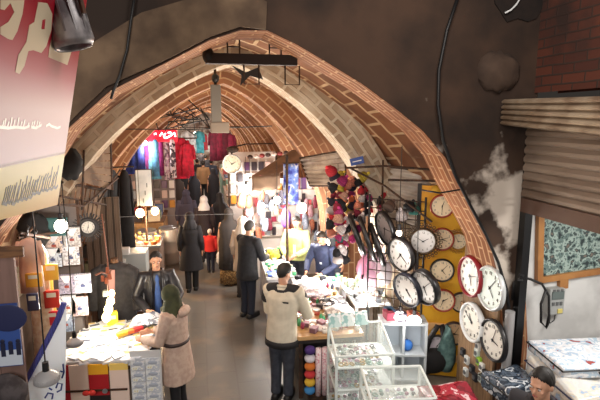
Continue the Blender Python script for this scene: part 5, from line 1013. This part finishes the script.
person('person', 'woman in a pale beige coat half hidden behind the man in black', (.72, 9.1, 0), math.radians(150), 1.6, .06, stance=.07, trousers=col((60, 56, 56)), top=mat('pale_beige_coat', (190, 174, 156), .85), topz=.6, flare=1.15, topw=1.05, female=True, scarf=mat('cream_scarf', (214, 204, 192), .85), vox=.014, face=False)
person('person', 'man in a tan jacket walking away far down the lane', (.06, 20.6, 0), math.radians(180), 1.76, .02, trousers=col((34, 34, 40)), top=mat('tan_jacket', (150, 116, 82), .85), topw=1.15, topz=.78, vox=.016, face=False)
FARP = [(-.7, 18.2, 1.62, 'chador', (28, 27, 31), 'woman in black at the foot of the hanging red dress'), (-.5, 19.6, 1.66, 'top', (38, 44, 66), 'person in a dark blue coat just left of the tan jacket'), (-.28, 17.4, 1.62, 'chador', (30, 32, 40), 'woman in a dark navy chador left of the tan-jacketed man'), (-.2, 22.5, 1.7, 'top', (52, 50, 54), 'person in a charcoal jacket beyond the blue coat'), (.42, 22, 1.7, 'top', (64, 76, 96), 'person in a blue-grey jacket right of the tan jacket'), (.2, 25, 1.7, 'top', (40, 38, 42), 'distant person in black beyond the tan-jacketed man'), (-.35, 26, 1.66, 'top', (120, 106, 90), 'distant person in a dull beige coat'), (.42, 18.5, 1.64, 'chador', (34, 32, 36), 'woman in black by the stalls at the right of the lane, far off'), (-.82, 16.9, 1.62, 'chador', (52, 42, 38), 'woman in a brown-black chador in front of the far left stall'), (.0, 29, 1.7, 'top', (70, 64, 66), 'most distant person in the lane')]
for i, (x, y, h, k, c_, lb) in enumerate(FARP):
    mm = mat('far_cloth_%d' % i, c_, .85)
    if k == 'chador': person('person', lb, (x, y, 0), math.radians(175+3*i), h, .02, chador=(mm,), female=True, vox=.018, face=False)
    else: person('person', lb, (x, y, 0), math.radians(185-2*i), h, .02, trousers=col((32, 32, 38)), top=mm, topw=1.15, topz=.75, vox=.018, face=False, hair=HAIR)
# red clothes stall on the left with its lit red sign
rl = tag(MB().cyl((-2.05, 13.0, 2.98), (-.1, 13.0, 2.98), .018, None, 8).build('clothes_rail', RUST), 'rail of bright scarves and dresses under the red lit sign', 'rail')
p = at(160, 136, 12.8); t = thing('sign', 'glowing red sign with white marks over the scarves on the left', 'sign', p); WLM = mat('white_lit_mark', (255, 240, 240), .4, emit=3); MB().box((0, 0, 0), (.86, .06, .3)).bev(.02).build('panel', mat('red_lit_panel', (220, 26, 50), .4, emit=.9), t); g = MB()
for q_ in (((-.36, -.04), (-.33, .04), (-.27, .06)), ((-.14, .05), (-.08, .06)), ((0, .0), (.05, .08), (.1, .0), (.14, .07)), ((.1, -.05), (.18, -.04), (.28, .02), (.36, .08), (.38, -.02)), ((.2, .08), (.28, .09))): MB().tube([V((x, -.035, z)) for x, z in q_], .022, 6).build('letter', WLM, t)
GR = [(128, 135, 1.0, .2, (44, 60, 150), 'royal blue'), (134, 133, 1.0, .2, (58, 80, 176), 'bright blue'), (140, 135, .95, .18, (40, 52, 130), 'deep blue'), (146, 138, 1.05, .16, (150, 60, 130), 'magenta'), (151, 139, 1.0, .15, (120, 190, 220), 'sky blue'), (155, 139, .95, .15, (90, 150, 200), 'light blue'), (160, 139, .95, .15, (150, 40, 120), 'purple'), (166, 139, 1.05, .15, (170, 130, 160), 'pink checked'), (172, 139, 1.0, .15, (70, 50, 70), 'dark checked'), (150, 158, .55, .36, (110, 190, 226), 'turquoise'), (180, 138, 1.05, .4, (206, 24, 62), 'crimson'), (187, 143, .85, .3, (196, 20, 56), 'red')]
for i, (x, y, l, w, c_, nm) in enumerate(GR):
    m_ = pattern('check_%d' % i, 'cells', [c_, tuple(int(v*.6) for v in c_), (206, 190, 200)], 18) if 'checked' in nm else mat('hung_%d' % i, c_, .8, rgb2=tuple(int(v*.75) for v in c_), scale=9)
    garment('dress' if w > .28 else 'scarf', '%s %s hanging at the red-signed clothes stall' % (nm, 'dress' if w > .28 else 'scarf'), at(x, y, 13.0-.13*(i % 3)), w, l, m_, 0, w > .28, 'garment', 'clothes under the red sign', fold=.02, th=.06, flare=1.5 if nm == 'turquoise' else 1.05, hanger=False)
globe('white bulb among the scarves under the red sign', at(145, 143, 12.7), .06, 0, .4, 30)
# far garments: maroon rack, teal and white
for i, (x, y, c_, l, Y, nm) in enumerate(((214, 130, (110, 22, 52), 1.0, 16, 'maroon'), (219, 128, (130, 26, 60), 1.05, 16, 'wine red'), (225, 129, (96, 18, 44), 1.0, 16, 'dark maroon'), (230, 134, (140, 34, 70), .8, 16, 'crimson-maroon'), (186, 131, (222, 224, 226), .7, 18, 'white'), (192, 133, (206, 210, 214), .7, 18, 'grey-white'), (199, 131, (70, 160, 176), .8, 18, 'teal'), (205, 134, (190, 60, 70), .6, 18.5, 'rose red'), (209, 133, (230, 226, 220), .7, 18.5, 'ivory'))):
    garment('dress', '%s dress hanging high %s' % (nm, 'on the far right rack' if Y == 16 else 'across the far lane'), at(x, y, Y), .3, l, mat('far_dress_%d' % i, c_, .8, rgb2=tuple(int(v*.75) for v in c_), scale=7), 0, True, 'garment', 'dresses far down the lane', fold=.02, th=.07)
for Y, xa, xb, z in ((16.03, .3, 1.3, 3.24), (18.1, -.8, .4, 3.18)): tag(MB().cyl((xa, Y, z), (xb, Y, z), .015, None, 8).build('clothes_rail', RUST), 'high rail of %s dresses far down the lane' % ('maroon' if Y < 17 else 'white and teal'), 'rail')
# far stalls: counters with boxes either side
CT = [(206, 200, 196), (170, 120, 96), (190, 60, 70), (90, 110, 150), (226, 214, 190), (120, 150, 130), (70, 64, 70), (214, 170, 120)]; CN = ['pale grey', 'tan', 'red', 'blue', 'cream', 'green', 'charcoal', 'sandy']
bx = [MB().box((0, 0, .5), (1, 1, 1)).mesh('carton', col(c_)) for c_ in CT]
def far_stall(x, y, w, d, z, lb, n, rows=2):
    t = thing('stall_counter', lb, 'counter', (x, y, 0)); MB().box((0, 0, z/2), (w, d, z)).build('body', mat('stall_cloth_%d' % int(y*10+x), CT[int(y*3) % 8], .85, rgb2=tuple(int(v*.7) for v in CT[int(y*3) % 8]), scale=5), t); MB().box((0, 0, z+.015), (w+.05, d+.05, .03)).build('top', WOOD, t)
    for i in range(n):
        k = R.randrange(8); o = bpy.data.objects.new('carton', bx[k]); C.objects.link(o); h = R.uniform(.1, .34); nx = int(math.ceil(n/rows)); s = d/nx
        o.location = (x-w/4+(i % rows)*w/2/(max(1, rows-1)) if rows > 1 else x, y-d/2+s*(i//rows+.5), z+.031); o.scale = (w*.32, s*.75, h); o.rotation_euler = (0, 0, R.uniform(-.15, .15)); tag(o, '%s carton on the %s' % (CN[k], lb), 'box', 'cartons on the '+lb)
far_stall(-1.45, 13.2, .9, 1.8, .9, 'counter under the red-signed clothes', 14); far_stall(-1.6, 15.8, .8, 2.0, .85, 'second counter down the left side', 12); far_stall(-1.5, 19.4, .9, 2.6, .9, 'third counter down the left side', 12); far_stall(-1.5, 24, .9, 4, .9, 'last counter down the left side', 12)
far_stall(1.3, 11.6, .7, 1.8, .9, 'counter behind the lit back rack', 14); far_stall(1.25, 14.2, .8, 2.2, .95, 'counter below the round white clock', 16); far_stall(1.25, 17.4, .9, 2.6, .9, 'counter beneath the maroon dresses', 16); far_stall(1.4, 23, 1.0, 5, .9, 'last counter down the right side', 14)
rk = thing('display_rack', 'far rack of hanging pale goods below the round white clock', 'rack', (1.35, 13.0, 0)); MB().box((0, .04, 1.3), (1.3, .03, 2.6)).build('back_board', mat('pale_rack_board', (206, 196, 190), .8), rk); [MB().box((x, 0, 1.3), (.04, .05, 2.6)).build('post', RUST, rk) for x in (-.65, .65)]
for i in range(24):
    k = R.randrange(8); o = bpy.data.objects.new('packet', pm[k]); C.objects.link(o); o.location = (.82+.19*(i % 6), 12.96, 1.2+.3*(i//6)); o.scale = (1.4, 1, 1.3); tag(o, '%s packet hung on the far rack below the round white clock' % PK[k][1], 'packet', 'packets on the far rack')
rk = thing('display_rack', 'rack of pale goods behind the scarves on the left', 'rack', (-1.35, 13.9, 0)); MB().box((0, .0, 1.2), (1.2, .03, 2.4)).build('back_board', mat('rack_board_grey', (150, 140, 140), .8), rk)
for i in range(18):
    k = R.randrange(8); o = bpy.data.objects.new('packet', pm[k]); C.objects.link(o); o.location = (-1.85+.2*(i % 6), 13.86, 1.0+.28*(i//6)); o.scale = (1.4, 1, 1.2); tag(o, '%s packet on the rack behind the scarves' % PK[k][1], 'packet', 'packets behind the scarves')
for i, (x, y, Y, e, lb) in enumerate(((250, 182, 12.5, 50, 'white bulb over the counter behind the lit back rack'), (222, 154, 17, 60, 'white bulb below the maroon dresses'), (188, 136, 19, 70, 'white bulb among the white dresses down the lane'), (203, 141, 24, 150, 'white bulb far down the lane left of the maroon dresses'), (177, 150, 15.5, 45, 'white bulb beyond the crimson dress'), (195, 133, 28.5, 260, 'farthest white bulb in the lane'))): globe(lb, at(x, y, Y), .07, 0, .5, e)
# vault fittings
t = thing('ceiling_trunking', 'long rusty steel trunking slung under the crown of the near arch', 'fitting', (.53, 5.0, 4.05)); g = MB(); g.box((0, 0, 0), (.92, .1, .1)); g.build('channel', mat('sooty_steel', (52, 40, 34), .7, .4), t)
for x in (-.18, .24):
    g = MB(); [g.tube([V((x+s*.06, 0, .04)), V((x+s*.06, 0, .2))], .008, 6) for s in (-1, 1)]; g.box((x, 0, .12), (.13, .012, .012)); g.tube([V((x+.1, 0, -.05)), V((x+.1, 0, -.24)), V((x+.25, 0, -.24)), V((x+.25, 0, -.05))], .009, 6); g.build('hanger', RUST, t)
MB().ell((-.43, 0, .03), (.06, .07, .08)).build('end_cap', BLACK, t, True)
p = at(216, 104, 6.4); t = thing('pendant_loudspeaker', 'grey box-shaped fitting hanging on a rod under the second arch', 'fitting', p); MB().box((0, 0, .0), (.13, .12, .48)).bev(.012).build('case', mat('grey_fitting', (126, 124, 118), .5), t); MB().box((0.04, 0, -.3), (.24, .16, .14)).bev(.015).build('junction_box', mat('grey_fitting_box', (140, 130, 118), .5), t); MB().cyl((0, 0, .24), (0, 0, .72), .018, None, 8).build('rod', RUST, t); MB().ell((0, -.02, .32), (.05, .06, .06)).build('clamp', BLACK, t, True)
p = at(250, 74, 6.0); g = MB(); g.prism([p+V(q_) for q_ in ((-.22, 0, .1), (-.05, 0, .02), (.1, 0, .08), (.16, 0, -.06), (0, 0, -.02), (-.12, 0, -.14), (-.1, 0, -.02))], (0, .03, 0)); tag(g.build('torn_sheet', mat('torn_dark_sheet', (40, 38, 38), .8)), 'torn dark scrap hanging under the crown of the vault', 'scrap')
g = MB(); g.tube([at(118, 129, 7.0), at(190, 129.5, 7.0), at(272, 126, 7.0)], .007, 6); tag(g.build('wire', BLACK), 'thin wire stretched across the lane below the grey hanging fitting', 'wire')
g = MB(); g.tube([at(60, 219, 7.0), at(150, 216, 9.0), at(236, 214, 9.4)], .004, 5); tag(g.build('wire', STEEL), 'pale thin wire stretched low across the lane from the sunburst clock', 'wire')
g = MB()
for i in range(14): a = at(174+R.uniform(-8, 30), 112+R.uniform(-6, 14), 9.5); g.tube([a, a+V((R.uniform(-.4, .4), R.uniform(-.2, .2), R.uniform(-.3, .1))), a+V((R.uniform(-.6, .6), 0, R.uniform(-.2, .2)))], .012, 5)
tag(g.build('cable_tangle', BLACK, None, True), 'tangle of cables and old lamps hanging under the third arch', 'cables', kind='stuff')
g = MB(); [g.ell(at(252+6*i, 158-.6*i+R.uniform(-1, 1), 9.8), (.07, .06, .05), None, 10, 7) for i in range(1)]; g.bm.free()
for i in range(8): p = at(250+6*i, 157-.7*i, 9.8); t = MB().ell((0, 0, 0), (.06, .05, .045), None, 10, 7).build('hanging_pouch', col(((60, 40, 34), (206, 190, 180), (120, 40, 40))[i % 3]), None, True); t.location = p; tag(t, '%s little pouch in the row above the brown awning' % ('dark brown', 'cream', 'dark red')[i % 3], 'pouch', 'pouches above the brown awning')
# ================================================================ LIGHT, CAMERA
light('POINT', V((.6, 5.4, 3.0)), 40, (255, 228, 200), .3)  # unseen light added to brighten the bay behind the near arch
for y, e in ((7.2, 34), (10.5, 45), (14.5, 60), (19, 75), (24, 95), (29, 120)): light('POINT', V((.3, y, 3.1)), e, (255, 234, 212), .35)  # unseen fill lights added along the vault, without fittings
l = light('AREA', V((3.9, 2.9, 2.9)), 60, (255, 250, 244), .8, (0, 0, 0))  # unseen area light added to brighten the bedding shop
l = light('AREA', V((-1.6, -1.6, 4.2)), 230, (255, 246, 238), 2.2, (math.radians(80), 0, math.radians(-36)))  # broad fill added behind the camera for the front wall and shutter
l = light('AREA', V((1.5, 1.8, 5.6)), 65, (255, 246, 238), 1.2, (math.radians(40), 0, math.radians(4)))  # overhead fill added for the table front, showcases and near floor
w = bpy.data.worlds.new('world'); bpy.context.scene.world = w; w.use_nodes = True; w.node_tree.nodes['Background'].inputs[0].default_value = lin((255, 240, 226)); w.node_tree.nodes['Background'].inputs[1].default_value = .03
for o in [o for o in bpy.data.objects if o.get('label') == '']:
    for c in list(o.children): bpy.data.objects.remove(c)
    bpy.data.objects.remove(o)
cam = bpy.data.cameras.new('camera'); cam.sensor_width = 36; cam.lens = F/600*36; cam.clip_start = .05
co = bpy.data.objects.new('camera', cam); C.objects.link(co); co.location = (0, 0, EYE); co.rotation_euler = (PI/2+PITCH, 0, YAW)
sc = bpy.context.scene; sc.camera = co
sc.view_settings.view_transform = 'Standard'; sc.view_settings.look = 'None'; sc.view_settings.gamma = 1; sc.view_settings.exposure = .15; sc.view_settings.use_curve_mapping = False
sc.cycles.use_denoising = True; sc.cycles.sample_clamp_indirect = 4; sc.cycles.max_bounces = 6; sc.cycles.transparent_max_bounces = 12; sc.cycles.caustics_reflective = False; sc.cycles.caustics_refractive = False
